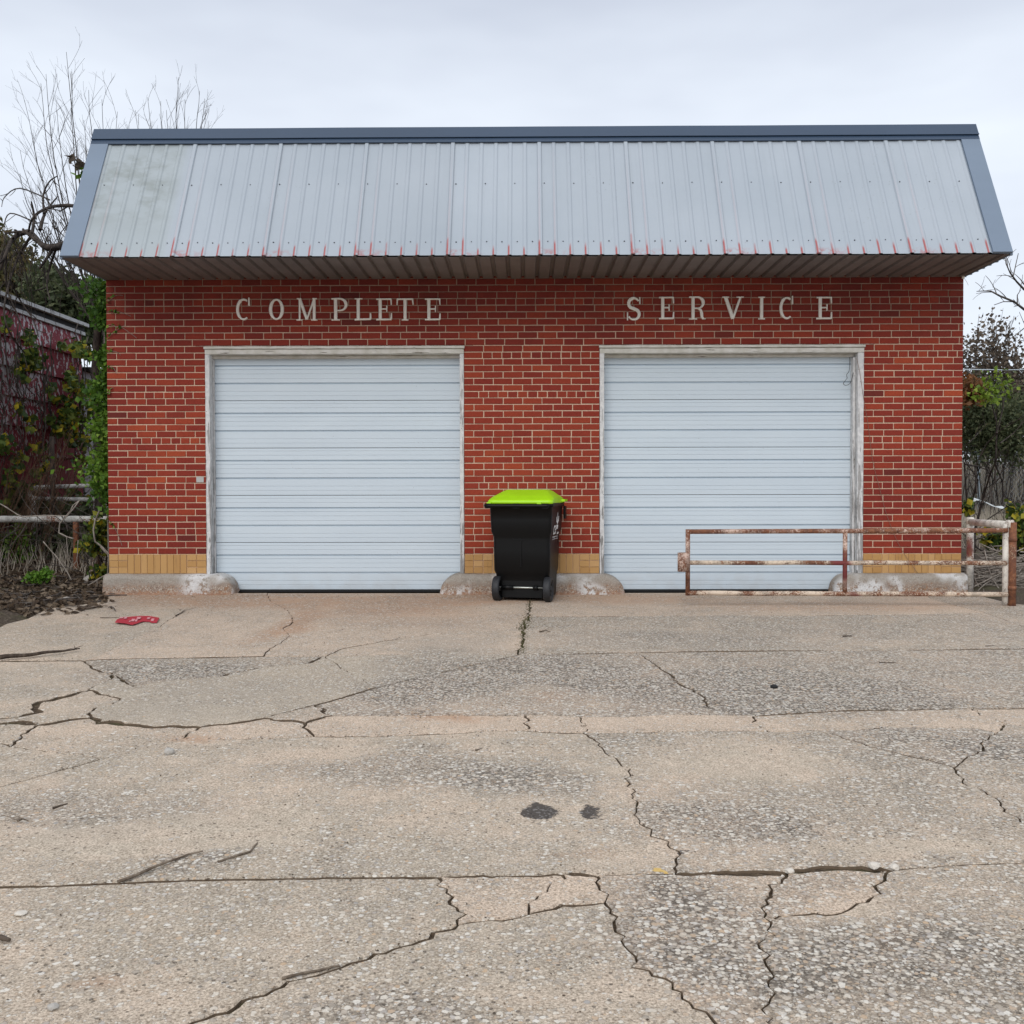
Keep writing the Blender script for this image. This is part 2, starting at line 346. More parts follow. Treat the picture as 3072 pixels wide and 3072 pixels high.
def blob_world(b):
    c = at_ground(b[0], b[1]); dep = (c-CAM).dot(FW)
    ya = at_ground(b[0], b[1]-b[3]).y; yb = at_ground(b[0], b[1]+b[3]).y
    return (c.x, c.y, b[2]*dep/3072, abs(ya-yb)/2, b[4])
BW = {k: [blob_world(b) for b in v] for k, v in BLOBS.items()}
def blob_py(k, x, y):
    t = 0
    for cx, cy, rx, ry, st in BW[k]:
        d = math.hypot((x-cx)/rx, (y-cy)/ry)
        if d < 1.35: t += st*min(1, max(0, (1.35-d)/0.8))
    return t
def mat_concrete(kind='slab'):
    s = NT('broken_concrete'); o = s.obj()
    wear = s.attr('wear', 'OBJECT'); tone = s.attr('tone', 'OBJECT')
    fE = s.attr('stony'); fD = s.attr('stain'); fO = s.attr('clay')
    n1 = s.noise(o, 0.9, 3, 0.5); n2 = s.noise(o, 4.2, 4, 0.65); n3 = s.noise(o, 120, 2, 0.8); n4 = s.noise(o, 22, 4, 0.75)
    fK = s.step(s.math('ADD', s.attr('oil'), s.math('MULTIPLY', s.math('SUBTRACT', n4, 0.5), 0.9)), 0.62, 0.74)
    fY = s.step(s.math('ADD', s.attr('yellow'), s.math('MULTIPLY', s.math('SUBTRACT', n4, 0.5), 0.9)), 0.40, 0.60)
    ex = s.math('ADD', wear, s.math('MULTIPLY', s.math('SUBTRACT', n1, 0.5), 0.9))
    ex = s.math('ADD', ex, s.math('MULTIPLY', s.math('SUBTRACT', n2, 0.5), 1.1))
    ex = s.math('ADD', s.math('ADD', ex, 0.13), fE)
    ex = s.math('MINIMUM', s.math('MAXIMUM', ex, 0.03), 1.0)
    # cement skin: tan where dust lies, grey where it is worn
    tan = s.ramp(n4, [(0.3, (0.505, 0.400, 0.305)), (0.7, (0.650, 0.530, 0.420))])
    gry = s.ramp(n4, [(0.3, (0.410, 0.347, 0.272)), (0.7, (0.575, 0.497, 0.398))])
    base = s.mix(s.step(s.math('ADD', s.math('ADD', s.math('MULTIPLY', n2, .5), s.math('MULTIPLY', n1, .5)), s.math('SUBTRACT', tone, 0.5)), 0.34, 0.66), tan, gry)
    sand = s.ramp(n3, [(0.32, (0.46, 0.43, 0.40)), (0.64, (1.24, 1.24, 1.24))])
    base = s.mix(1.0, base, sand, 'MULTIPLY')
    base = s.mix(s.math('MULTIPLY', fO, 0.72), base, s.mix(n4, (0.36, 0.205, 0.125), (0.50, 0.315, 0.20)))
    base = s.mix(s.math('MULTIPLY', fD, 0.50, clamp=True), base, s.mix(n4, (0.22, 0.195, 0.165), (0.36, 0.325, 0.28)))
    # exposed stones, two sizes
    wob = s.n('ShaderNodeVectorMath', operation='MULTIPLY_ADD'); s.l(s.noise(o, 60, 2, 0.6, col=True), wob.inputs[0]); wob.inputs[1].default_value = (.012, .012, .012); s.l(o, wob.inputs[2]); ow = wob.outputs[0]
    def stones(scale, seed, gate, ra, rb, edge=False):
        v0 = s.mapg(ow, (1, 1, 1), (seed, seed*0.7, 0))
        vc = s.vor(v0, scale); sp = s.sep(vc.outputs['Color'])
        rad = s.math('MULTIPLY', s.math('ADD', 0.62, s.math('MULTIPLY', sp[2], 0.55)), 1.0)
        dd = s.math('DIVIDE', vc.outputs[0], rad)
        ins = s.step(dd, rb, ra); pick = s.step(s.math('SUBTRACT', gate, sp[1]), -0.02, 0.02)
        col = s.ramp(sp[0], [(0.0, (0.27, 0.235, 0.195)), (0.2, (0.52, 0.45, 0.37)), (0.42, (0.66, 0.60, 0.51)), (0.60, (0.72, 0.68, 0.61)), (0.76, (0.40, 0.36, 0.325)), (0.9, (0.52, 0.37, 0.24)), (1.0, (0.34, 0.33, 0.32))])
        return s.math('MULTIPLY', ins, pick), col, dd
    g1 = s.math('ADD', s.math('MULTIPLY', ex, 0.95), 0.00)
    m1, c1, e1 = stones(56, 3.1, g1, 0.50, 0.60); m2, c2, e2 = stones(108, 7.7, s.math('MULTIPLY', ex, 0.95), 0.50, 0.62)
    m3, c3, e3 = stones(41, 5.3, s.math('ADD', s.math('MULTIPLY', ex, 0.30), 0.02), 0.33, 0.40)
    gap = s.math('MULTIPLY', ex, s.step(e2, 0.50, 0.70))
    gap = s.math('MULTIPLY', gap, s.step(n4, 0.25, 0.6))
    base = s.mix(s.math('MULTIPLY', gap, 0.88), base, (0.070, 0.055, 0.042))
    base = s.mix(s.math('MULTIPLY', m2, 0.75), base, c2)
    ring1 = s.math('MULTIPLY', s.step(e1, 0.54, 0.70), s.math('MULTIPLY', ex, ex))
    base = s.mix(s.math('MULTIPLY', ring1, 0.62), base, (0.10, 0.085, 0.07))
    base = s.mix(s.math('MULTIPLY', m1, 0.85), base, c1)
    base = s.mix(s.math('MULTIPLY', m3, 0.85), base, c3)
    pv = s.vor(o, 30); pits = s.math('MULTIPLY', s.step(pv.outputs[0], 0.20, 0.12), s.step(s.sep(pv.outputs['Color'])[2], 0.66, 0.70))
    base = s.mix(s.math('MULTIPLY', pits, 0.7), base, (0.085, 0.068, 0.052))
    base = s.mix(s.math('MULTIPLY', fK, .93), base, s.mix(s.math('MAXIMUM', m1, m2), (0.050, 0.043, 0.040), (0.15, 0.14, 0.135)))
    base = s.mix(s.math('MULTIPLY', fY, s.step(n4, 0.35, 0.5)), base, (0.62, 0.42, 0.14))
    h = s.math('ADD', s.math('MULTIPLY', m1, 0.7), s.math('MULTIPLY', m2, 0.35)); h = s.math('ADD', h, s.math('MULTIPLY', m3, 0.6))
    h = s.math('SUBTRACT', h, s.math('MULTIPLY', pits, 1.0)); h = s.math('ADD', h, s.math('MULTIPLY', n3, 0.35)); h = s.math('ADD', h, s.math('MULTIPLY', n2, 1.5))
    s.bump(h, 0.75, 0.006)
    return s.fin(base, 0.9, spec=0.25)

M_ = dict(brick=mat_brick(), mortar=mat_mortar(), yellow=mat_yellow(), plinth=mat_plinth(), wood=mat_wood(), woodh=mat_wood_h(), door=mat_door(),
  roof=mat_roof(), soffit=mat_soffit(), cap=mat_trim('slate_blue_flashing', (0.030, 0.056, 0.100)), trim=mat_trim('pale_slate_trim', (0.165, 0.215, 0.285)),
  rubber=mat_plain('black_rubber', (0.012, 0.012, 0.012), 0.8), screw=mat_plain('screw_head', (0.03, 0.035, 0.045), 0.5),
  letter=mat_plain('chalky_letter_paint', (0.84, 0.80, 0.73), 0.7, 0.10, 30, bump=0.2), concrete=mat_concrete(), packed=mat_plain('packed_crack_dirt', (0.16, 0.118, 0.082), 0.95, 0.4, 60, spec=0.1), dirt=mat_dirt(),
  steel=mat_rust('rusty_lintel', (0.55, 0.48, 0.40), 0.55, 0.0), flat=mat_plain('flat_roof_felt', (0.12, 0.12, 0.12), 0.9),
  sidebrick=mat_plain('side_brick', (0.24, 0.04, 0.025), 0.9, 0.3, 8), patch=mat_plain('grey_patch', (0.42, 0.42, 0.40), 0.7))

# ================================================================== ground
LX, RX, BY = -7.0, 16.0, -14.5
def gpt(p): 
    v = at_ground(p[0], p[1]); return (v.x, v.y)
def ext(p_in, p_out, side):      # carries a joint on, past the photograph's edge, to the rim of the lot
    a = gpt(p_in); b = gpt(p_out); dx, dy = b[0]-a[0], b[1]-a[1]
    if side == 'L': t = (LX-b[0])/dx if dx < -1e-6 else 0; 
    elif side == 'R': t = (RX-b[0])/dx
    else: t = (BY-b[1])/dy
    return (b[0]+dx*t, b[1]+dy*t)
ND = {}
for k, p in dict(j1a=(255,1981), j1b=(790,1969), j1c=(978,1969), j1d=(1556,1964), j1e=(1909,1957), c2t=(705,1778), c3t=(800,1781), c1m=(1586,1850), c1n=(1572,1888),
    dtop=(2770,1780), dj0=(2955,1839), n276=(339,2022), nA=(265,2070), nB=(286,2124), nC=(272,2153), nD=(299,2167), nE=(111,2174), arc1=(371,2171), arc2=(601,2180),
    arc3=(795,2153), arc4=(943,2116), arc5=(1128,2063), nS1=(821,2160), nS2=(917,2169), nS3=(1002,2146), nS4=(943,2208), nS5=(551,2214), nL1=(32,2238), nL2=(302,2275), s1=(1577,2145), s2=(1570,2191), s3=(1745,2150), s4=(1750,2198), 
    s5=(2260,2146), s6=(2302,2194), s7=(2917,2124), s8=(2991,2200), s9=(3023,2171), s10=(2419,2190), c16m=(2862,2304), j4a=(1320,2628), j4b=(1690,2624), j4c=(1792,2626), j4d=(2026,2620),
    j4e=(2361,2618), j4f=(2679,2611), b1=(1374,2774), b2=(1588,2741), b3=(1814,2707), b4=(2292,2752)).items(): ND[k] = gpt(p)
yw = -0.03
def wallnode(px, py): v = gpt((px, py)); return (v[0], yw)
ND['c2t'] = wallnode(705, 1778); ND['c3t'] = wallnode(800, 1781); ND['c1t'] = wallnode(1592, 1781); ND['dtop'] = wallnode(2770, 1778)
ND['L1'] = ext((255,1981), (0,1982), 'L'); ND['L2'] = ext((190,2137), (0,2156), 'L'); ND['L3'] = ext((111,2176), (0,2176), 'L')
ND['L4'] = ext((302,2232), (0,2228), 'L'); ND['L5'] = ext((302,2275), (0,2357), 'L'); ND['L6'] = ext((795,2640), (0,2658), 'L')
ND['R1'] = ext((2048,1955), (3072,1946), 'R'); ND['R0'] = ext((2790,1795), (3072,1880), 'R'); ND['R2'] = ext((2600,2126), (3072,2122), 'R')
ND['R3'] = ext((2800,2186), (3072,2181), 'R'); ND['R4'] = ext((2684,2610), (3072,2591), 'R'); ND['R5'] = ext((2774,2280), (3072,2477), 'R')
ND['B1'] = ext((848,2960), (583,3065), 'L'); ND['B2'] = (gpt((2149,3072))[0]+0.35, BY); ND['B3'] = (gpt((2303,3072))[0]+0.9, BY)
ED = [  # node, photo points between, node, width of the gap in m, raggedness
 ('L1', [(0,1982)], 'j1a', .022, .3), ('j1a', [(420,1976),(600,1973)], 'j1b', .007, .2), ('j1b', [(880,1969)], 'j1c', .012, .3), ('j1c', [(1156,1966),(1400,1966)], 'j1d', .010, .2),
 ('j1d', [(1700,1961)], 'j1e', .008, .15), ('j1e', [(2048,1954),(2500,1951),(3072,1946)], 'R1', .008, .15),
 ('c2t', [(657,1798),(551,1835),(477,1877),(387,1925),(300,1966)], 'j1a', .014, .8), ('c3t', [(812,1806),(869,1835),(877,1867),(848,1888),(874,1906),(827,1935)], 'j1b', .007, 1.0),
 ('c1t', [(1592,1797)], 'c1m', .030, .9), ('c1m', [(1580,1870)], 'c1n', .034, 1.2), ('c1n', [(1568,1925)], 'j1d', .028, .8),
 ('j1c', [(1024,1946),(1151,1922),(1289,1901),(1469,1892)], 'c1n', .004, .5),
 ('c1m', [(2048,1848),(2440,1846),(2800,1842)], 'dj0', .006, .3), ('dtop', [(2790,1795),(2868,1817)], 'dj0', .008, .2), ('dj0', [(2997,1853),(3072,1880)], 'R0', .010, .3),
 ('j1a', [(276,2004)], 'n276', .014, 1.0), ('n276', [(350,2031),(300,2050)], 'nA', .05, 1.8), ('nA', [(201,2087),(127,2105),(100,2137),(0,2156)], 'L2', .055, 1.8),
 ('nA', [(297,2079),(355,2097),(323,2114)], 'nB', .016, 1.5), ('nB', [(277,2140)], 'nC', .045, 1.8), ('nC', [], 'nD', .035, 1.2),
 ('nC', [(212,2158)], 'nE', .030, 1.5), ('nE', [(50,2168),(0,2172)], 'L3', .030, 1.2), ('nE', [(80,2196),(42,2222)], 'nL1', .018, 1.3), ('nL1', [(0,2228)], 'L4', .006, .5),
 ('nL1', [(160,2253)], 'nL2', .006, .8), ('nD', [], 'arc1', .022, 1.0), ('arc1', [(461,2180),(535,2178)], 'arc2', .018, .8), ('arc2', [(684,2173)], 'arc3', .018, .7),
 ('arc3', [], 'arc4', .014, .5), ('arc4', [(1024,2094)], 'arc5', .010, .3), ('arc5', [(1262,2031),(1448,1988)], 'j1d', .009, .25),
 ('j1c', [(1002,1988),(1010,2000),(1082,2036)], 'arc5', .008, .8), ('n276', [(403,2060),(450,2050),(530,2041),(673,2026),(790,2002),(930,1988)], 'j1c', .012, 1.0),
 ('L5', [(0,2357),(148,2317)], 'nL2', .012, .3), ('nL2', [(403,2251),(488,2232)], 'nS5', .010, .3), ('nS5', [(594,2190)], 'arc2', .014, 1.2),
 ('arc3', [], 'nS1', .010, .6), ('nS1', [(880,2160)], 'nS2', .012, .8), ('nS2', [(960,2156)], 'nS3', .030, 1.5), ('arc4', [(980,2132)], 'nS3', .030, 1.5), ('nS2', [(930,2190)], 'nS4', .022, 1.2),
 ('nS5', [(662,2216),(800,2213)], 'nS4', .006, .4), ('nS4', [(1024,2210),(1156,2208),(1353,2200),(1448,2194)], 's2', .009, .5), ('nS3', [(1156,2145),(1289,2145),(1450,2146)], 's1', .011, .5),
 ('s1', [(1586,2174)], 's2', .020, 1.6), ('s1', [(1644,2143)], 's3', .012, .6), ('s3', [(1747,2180)], 's4', .010, 1.2), ('s2', [(1692,2200)], 's4', .008, .4),
 ('s3', [(1872,2150),(2048,2143)], 's5', .006, .4), ('s4', [(1872,2197),(2048,2194),(2175,2192)], 's6', .008, .5), ('s5', [(2268,2166)], 's6', .016, 1.4),
 ('s5', [(2445,2134),(2657,2129)], 's7', .010, .5), ('s7', [(3072,2122)], 'R2', .010, .4), ('s7', [(2949,2145)], 's9', .012, .8), ('s9', [(3072,2180)], 'R3', .006, .5),
 ('s6', [(2360,2194)], 's10', .016, .6), ('s10', [(2578,2187),(2705,2182),(2938,2185)], 's8', .016, .6), ('s8', [], 's9', .014, 1.0),
 ('j1e', [(1946,1978),(2004,2020),(2059,2060),(2112,2094),(2127,2121),(2175,2134)], 's5', .014, 1.3),
 ('s4', [(1782,2216),(1830,2259),(1872,2312),(1898,2366),(1920,2451),(1978,2514),(2020,2562)], 'j4d', .009, 1.3),
 ('s10', [(2488,2200),(2620,2243),(2774,2280)], 'c16m', .008, .8), ('c16m', [(2891,2350),(2991,2392),(3023,2435),(3072,2477)], 'R5', .012, 1.1), ('s8', [(2950,2226),(2944,2253)], 'c16m', .006, .9),
 ('L6', [(0,2658),(265,2652),(530,2642),(795,2636),(1024,2631)], 'j4a', .008, .25), ('j4a', [(1500,2627)], 'j4b', .014, .8), ('j4b', [], 'j4c', .022, .9), ('j4c', [(1900,2624)], 'j4d', .016, .8),
 ('j4d', [(2154,2618)], 'j4e', .022, .8), ('j4e', [(2419,2608),(2560,2606)], 'j4f', .034, .8), ('j4f', [(2843,2596),(3071,2591)], 'R4', .006, .4),
 ('j4a', [(1342,2689),(1390,2742)], 'b1', .014, 1.4), ('b1', [(1289,2811),(1156,2859),(1024,2896),(848,2960),(742,3007),(583,3065)], 'B1', .012, 1.0),
 ('b1', [(1448,2763)], 'b2', .009, .8), ('b2', [(1686,2718),(1777,2710)], 'b3', .010, .8), ('j4b', [(1644,2663),(1602,2710)], 'b2', .008, 1.2),
 ('j4c', [(1787,2657),(1812,2685)], 'b3', .014, 1.4), ('b3', [(1851,2763),(1893,2806),(1898,2838),(1925,2901),(2004,2970),(2080,3023),(2149,3072)], 'B2', .009, 1.3),
 ('j4e', [(2324,2657),(2296,2710)], 'b4', .013, 1.5), ('b4', [(2292,2816),(2302,2880),(2297,2960),(2305,3028)], 'B3', .008, 1.4),
 ('j4f', [(2636,2647),(2631,2679),(2599,2705),(2525,2734),(2419,2745)], 'b4', .009, 1.0)]
# the rim of the lot
soil = [(-300,1935),(-120,1905),(0,1880),(19,1870),(82,1856),(112,1840),(149,1824),(198,1819),(291,1807),(321,1799)]
W_ = 8.8734
rim_top = [(LX, gpt((-300,1935))[1]-0.2)] + [gpt(p) for p in soil] + [(0.0, yw)]
rim_right = [(W_+0.05, yw), gpt((3040,1812)), gpt((3200,1824)), (RX, gpt((3200,1824))[1]-0.1)]
loop = [('p', p) for p in rim_top] + [('n', k) for k in ('c2t','c3t','c1t','dtop')] + [('p', p) for p in rim_right]
loop += [('n', k) for k in sorted([k for k in ND if k[0] == 'R' and k[1].isdigit()], key=lambda k: -ND[k][1])]
loop += [('p', (RX, BY))] + [('n', k) for k in ('B3', 'B2')] + [('p', (LX, BY))]
loop += [('n', k) for k in sorted([k for k in ND if (k[0] == 'L' and k[1].isdigit()) or k == 'B1'], key=lambda k: ND[k][1])]
edges = []   # (a, polyline, b)
for a, pts, b, wd, jg in ED:
    P = [Vector(ND[a])] + [Vector(gpt(p)) for p in pts] + [Vector(ND[b])]
    out_ = [P[0]]; W = [wd*0.6]; tt_ = P[-1]-P[0]; lev = abs(tt_.x)/(tt_.length+1e-9); wd = min(wd, .028)*(0.56+lev**3*(0.45+0.15*math.hypot(P[0].x-CX, P[0].y+CD)))+.002*lev
    sd_ = hash((round(ND[a][0], 3), round(ND[b][1], 3))) % 1000 * 0.37
    L = 0.0
    for i in range(len(P)-1):
        seg = P[i+1]-P[i]; ln = seg.length; far = ((P[i]+P[i+1])/2 - Vector((CX, -CD))).length
        step_ = 0.014 + 0.004*far; n = max(1, int(min(ln, 12)/step_)); nr = Vector((-seg.y, seg.x))/max(ln, 1e-6)
        for j in range(1, n+1):
            t = j/n; q = P[i]+seg*t; L += ln/n
            endt = 0 if (j == n and i == len(P)-2) else 1
            amp = jg*0.022
            q = q + nr*(amp*endt*(noise.noise(Vector((L*3.1+sd_, 0, 0)))*1.3 + noise.noise(Vector((L*11+sd_, 5, 0)))*0.8 + noise.noise(Vector((L*37, 9, sd_)))*0.9))
            out_.append(q); W.append(wd*(0.75+0.9*abs(noise.noise(Vector((L*4.3, 3, sd_))))*min(1.5, jg+0.4)+0.5*noise.noise(Vector((L*17, 8, sd_)))*jg))
    edges.append((a, out_, b, W))
cur_first = None; prev = None; acc = []; names_on = [k for t, k in loop if t == 'n']
i0 = next(i for i, (t, k) in enumerate(loop) if t == 'n'); loop = loop[i0:]+loop[:i0]+[loop[i0]]
prev = loop[0][1]; acc = []
for t, k in loop[1:]:
    if t == 'p': acc.append(Vector(k))
    else:
        P = [Vector(ND[prev])]+acc+[Vector(ND[k])]; edges.append((prev, P, k, [0.002]*len(P))); prev = k; acc = []
adj = {}
for ei, (a, P, b, W) in enumerate(edges):
    d1 = (P[min(2, len(P)-1)]-P[0]); d2 = (P[-min(3, len(P))]-P[-1])
    adj.setdefault(a, []).append((math.atan2(d1.y, d1.x), ei, 0)); adj.setdefault(b, []).append((math.atan2(d2.y, d2.x), ei, 1))
for k in adj: adj[k].sort()
used = set(); faces = []
for ei in range(len(edges)):
    for dr in (0, 1):
        if (ei, dr) in used: continue
        poly = []; ws = []; e_, d_ = ei, dr
        while (e_, d_) not in used:
            used.add((e_, d_)); a, P, b, W = edges[e_]
            pp, ww, end = (P, W, b) if d_ == 0 else (P[::-1], W[::-1], a)
            poly += pp[:-1]; ws += ww[:-1]
            lst = adj[end]; rev = (e_, 1-d_); idx = next(i for i, q in enumerate(lst) if (q[1], q[2]) == rev)
            nx = lst[(idx-1) % len(lst)]; e_, d_ = nx[1], nx[2]
        ar = sum(poly[i].x*poly[(i+1) % len(poly)].y - poly[(i+1) % len(poly)].x*poly[i].y for i in range(len(poly)))/2
        if ar > 0.0005: faces.append((ar, poly, ws))
def inside(poly, x, y):
    c = False; n = len(poly); j = n-1
    for i in range(n):
        if (poly[i][1] > y) != (poly[j][1] > y) and x < (poly[j][0]-poly[i][0])*(y-poly[i][1])/(poly[j][1]-poly[i][1]+1e-12)+poly[i][0]: c = not c
        j = i
    return c
SPEC = [  # a photo point in the slab, wear (how much stone shows), tone (0 tan, 1 grey)
 ((200,1920),0.09,.55),((600,1900),0.08,.35),((1200,1840),0.08,.25),((1300,1940),0.11,.45),((2200,1815),0.08,.25),((2000,1900),0.40,.55),((3040,1900),0.19,.6),((3050,1845),0.15,.6),
 ((150,2040),0.11,.55),((450,2010),0.55,.55),((600,2100),0.14,.8),((1060,1990),0.11,.7),((1200,2000),0.11,.5),((1500,2060),0.60,.45),((2500,2050),0.55,.5),((200,2120),0.19,.3),((60,2164),0.60,.7),((60,2200),0.11,.4),
 ((150,2210),0.15,.5),((250,2240),0.15,.5),((100,2280),0.11,.5),((450,2210),0.19,.4),((750,2190),0.15,.4),((1300,2175),0.09,.35),((1660,2170),0.08,.35),((1950,2170),0.04,.35),((2600,2160),0.06,.4),((3050,2150),0.15,.4),
 ((1000,2400),0.55,.40),((2300,2400),0.52,.40),((2900,2250),0.55,.45),((3040,2330),0.45,.4),((500,2800),0.17,.38),((1500,2700),0.06,.4),((1700,2680),0.06,.4),((1200,2950),0.52,.45),((2100,2800),0.40,.45),((2450,2690),0.45,.4),((2800,2800),0.48,.45),((2950,2240),0.50,.4)]
lot = empty('concrete_lot', kind='structure', label='cracked concrete lot sloping gently away from the two garage doors')
HOLE = []
for fi, (ar, poly, ws) in enumerate(sorted(faces, key=lambda q: -q[0])):
    n = len(poly); cen = sum((Vector(p) for p in poly), Vector((0, 0)))/n
    wear, tone, best = 0.3, 0.45, None
    for p, a_, b_ in SPEC:
        g = gpt(p)
        if inside(poly, g[0], g[1]): wear, tone = a_, b_; break
    dz = random.uniform(-0.004, 0.004); rings = []
    for extra, z_ in ((0.0028, 0.0), (0.0, -0.004), (0.0, -0.075)):
        ring = []
        for i in range(n):
            p0, p1, p2 = poly[i-1], poly[i], poly[(i+1) % n]
            t1 = (p1-p0); t2 = (p2-p1)
            t1 = t1.normalized() if t1.length > 1e-7 else Vector((0, 0)); t2 = t2.normalized() if t2.length > 1e-7 else t1
            nn = Vector((-(t1.y+t2.y), t1.x+t2.x)); nn = nn.normalized() if nn.length > 1e-6 else Vector((-t1.y, t1.x))
            k_ = ws[i]*0.5+0.0005+extra+0.003*noise.noise(Vector((p1.x*30, p1.y*30, fi)))*(1 if ws[i] > .004 else 0)
            q = p1+nn*max(0.0005, k_)
            zz = gz(q.y)+z_+dz
            ring.append((q.x, q.y, zz))
        rings.append(ring)
    top2 = [(q[0], q[1]) for q in rings[0]]; xs0 = min(q[0] for q in top2); xs1 = max(q[0] for q in top2); ys0 = min(q[1] for q in top2); ys1 = max(q[1] for q in top2)
    inner = []; y = ys0+0.02
    while y < ys1:
        sp = min(0.35, max(0.035, 0.0125*(y+CD))) if y > -CD+1.0 else 0.8
        x = xs0+0.02
        while x < xs1:
            sx = sp if -4.5 < x < 12.5 else 0.6
            inner.append((x+random.uniform(-.2, .2)*sx, y+random.uniform(-.2, .2)*sp)); x += sx
        y += sp
    if inner:
        inner = [q for q in inner if inside(top2, q[0], q[1])]
    pts2 = [Vector(q) for q in top2]+[Vector(q) for q in inner]
    res = delaunay_2d_cdt(pts2, [(i, (i+1) % n) for i in range(n)], [], 1, 1e-6)
    tv, tf, orig = res[0], res[2], res[3]
    mb = MB(); amp = 0.006 if ar > .5 else 0.002
    zt = lambda x, y: gz(y)+dz+amp*noise.noise(Vector((x*1.1, y*1.1, fi)))+amp*0.35*noise.noise(Vector((x*5, y*5, fi)))
    mb.add([(q.x, q.y, zt(q.x, q.y)) for q in tv], tf, 0.5, True)
    ring2 = rings[1]+rings[2]; rt = [(q[0], q[1], zt(q[0], q[1])) for q in rings[0]]
    r1 = [(q[0], q[1], zt(q[0], q[1])-0.0035) for q in rings[1]]; r2 = [(q[0], q[1], zt(q[0], q[1])-0.08) for q in rings[2]]
    mb.add(rt+r1+r2, [(r_*n+i, (r_+1)*n+i, (r_+1)*n+(i+1) % n, r_*n+(i+1) % n) for r_ in (0, 1) for i in range(n)], 0.5)
    ob = mb.build('concrete_slab', M_['concrete'], lot)
    for nm, fn in (('stony', lambda x, y: blob_py('E', x, y)-blob_py('S', x, y)), ('stain', lambda x, y: min(1, blob_py('D', x, y))), ('clay', lambda x, y: min(1, 1.35*blob_py('O', x, y))), ('oil', lambda x, y: min(1, blob_py('K', x, y))), ('yellow', lambda x, y: min(1, blob_py('Y', x, y)))):
        at = ob.data.attributes.new(nm, 'FLOAT', 'POINT')
        at.data.foreach_set('value', [fn(v[0]+(0.22 if nm[0] in 'sc' else 0.0)*noise.noise(Vector((v[0]*1.6, v[1]*1.6, 1)))+0.06*noise.noise(Vector((v[0]*6, v[1]*6, 1))), v[1]+(0.22 if nm[0] in 'sc' else 0.0)*noise.noise(Vector((v[0]*1.6, v[1]*1.6, 8)))+0.06*noise.noise(Vector((v[0]*6, v[1]*6, 7)))) for v in mb.v])
    ob.data.materials.append(M_['packed']); nf = len(ob.data.polygons)
    for i in range(nf-n, nf): ob.data.polygons[i].material_index = 1
    ob['wear'] = wear; ob['tone'] = tone
rimloop = []
for t, k in loop[:-1]: rimloop.append(k if t == 'p' else ND[k])
rimloop = [tuple(p) for p in rimloop]

# terrain under and around the lot
xs = np.unique(np.concatenate([np.arange(-80, -8, 4.0), np.arange(-8, -4, .5), np.arange(-4, 2.0, .07), np.arange(2.0, 8.6, .4), np.arange(8.6, 13, .08), np.arange(13, 18, .5), np.arange(18, 90, 4.0)]))
ys = np.unique(np.concatenate([np.arange(-60, -16, 4.0), np.arange(-16, -3, .4), np.arange(-3, 2.5, .07), np.arange(2.5, 8, .25), np.arange(8, 30, 1.0), np.arange(30, 130, 5.0)]))
def dist_seg(px, py, a, b):
    ax, ay = a; bx, by = b; dx, dy = bx-ax, by-ay; t = max(0, min(1, ((px-ax)*dx+(py-ay)*dy)/(dx*dx+dy*dy+1e-12)))
    return math.hypot(px-ax-t*dx, py-ay-t*dy)
def dirt_z(x, y):
    ins = inside(rimloop, x, y)
    base = gz(y)
    if ins:
        d = 9
        if y > -2.5: d = min(dist_seg(x, y, rimloop[i], rimloop[i-1]) for i in range(len(rimloop)))
        return base-(0.013 if d > .1 else 0.03)+0.005*fbm(x*3, y*3)
    if -0.1 < x < W_+0.1 and y > -0.05: return base-0.06
    d = min(dist_seg(x, y, rimloop[i], rimloop[i-1]) for i in range(len(rimloop)))
    k = min(1, d/0.25)
    z = base+(-0.012+0.045*k)+k*0.05*fbm(x*0.9, y*0.9)+0.022*k*fbm(x*5, y*5, 3)
    if y > 0: z += min(0.6, 0.035*y)
    if y > 26: z += (y-26)*0.012
    return z
V = []; F = []
for y in ys:
    for x in xs: V.append((x, y, dirt_z(x, y)))
nx_ = len(xs)
for j in range(len(ys)-1):
    for i in range(nx_-1): F.append((j*nx_+i, j*nx_+i+1, (j+1)*nx_+i+1, (j+1)*nx_+i))
mb = MB(); mb.add(V, F, 0.5, True); mb.r = [1.0 if inside(rimloop, v[0], v[1]) else 0.0 for v in V]; mb.build('ground', M_['dirt'], kind='structure', label='bare brown earth and thin moss around the concrete lot')
# ================================================================== the building
W = W_; ZL = 2.571; ZR = 0.404; ZS = 3.2717
bld = empty('brick_building', (0, 0, 0), label='low red brick service building with two white garage doors under a corrugated metal mansard', cat='building')
def wx(px, py=1350): return at_y(px, py, 0).x
def wz(px, py): return at_y(px, py, 0).z
D1 = (wx(617), wx(1393)); D2 = (wx(1798), wx(2590.5))
PIERS = [(0, D1[0]), (D1[1], D2[0]), (D2[1], W)]
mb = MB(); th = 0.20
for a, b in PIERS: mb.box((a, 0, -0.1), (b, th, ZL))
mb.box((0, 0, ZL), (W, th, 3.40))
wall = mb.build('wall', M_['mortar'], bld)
mb = MB()
mb.box((0.0, th, -0.1), (0.2, 8.0, 3.40)); mb.box((W-0.2, th, -0.1), (W, 8.0, 3.40)); mb.box((0.2, 7.8, -0.1), (W-0.2, 8.0, 3.40))
mb.build('side_wall', M_['sidebrick'], bld)

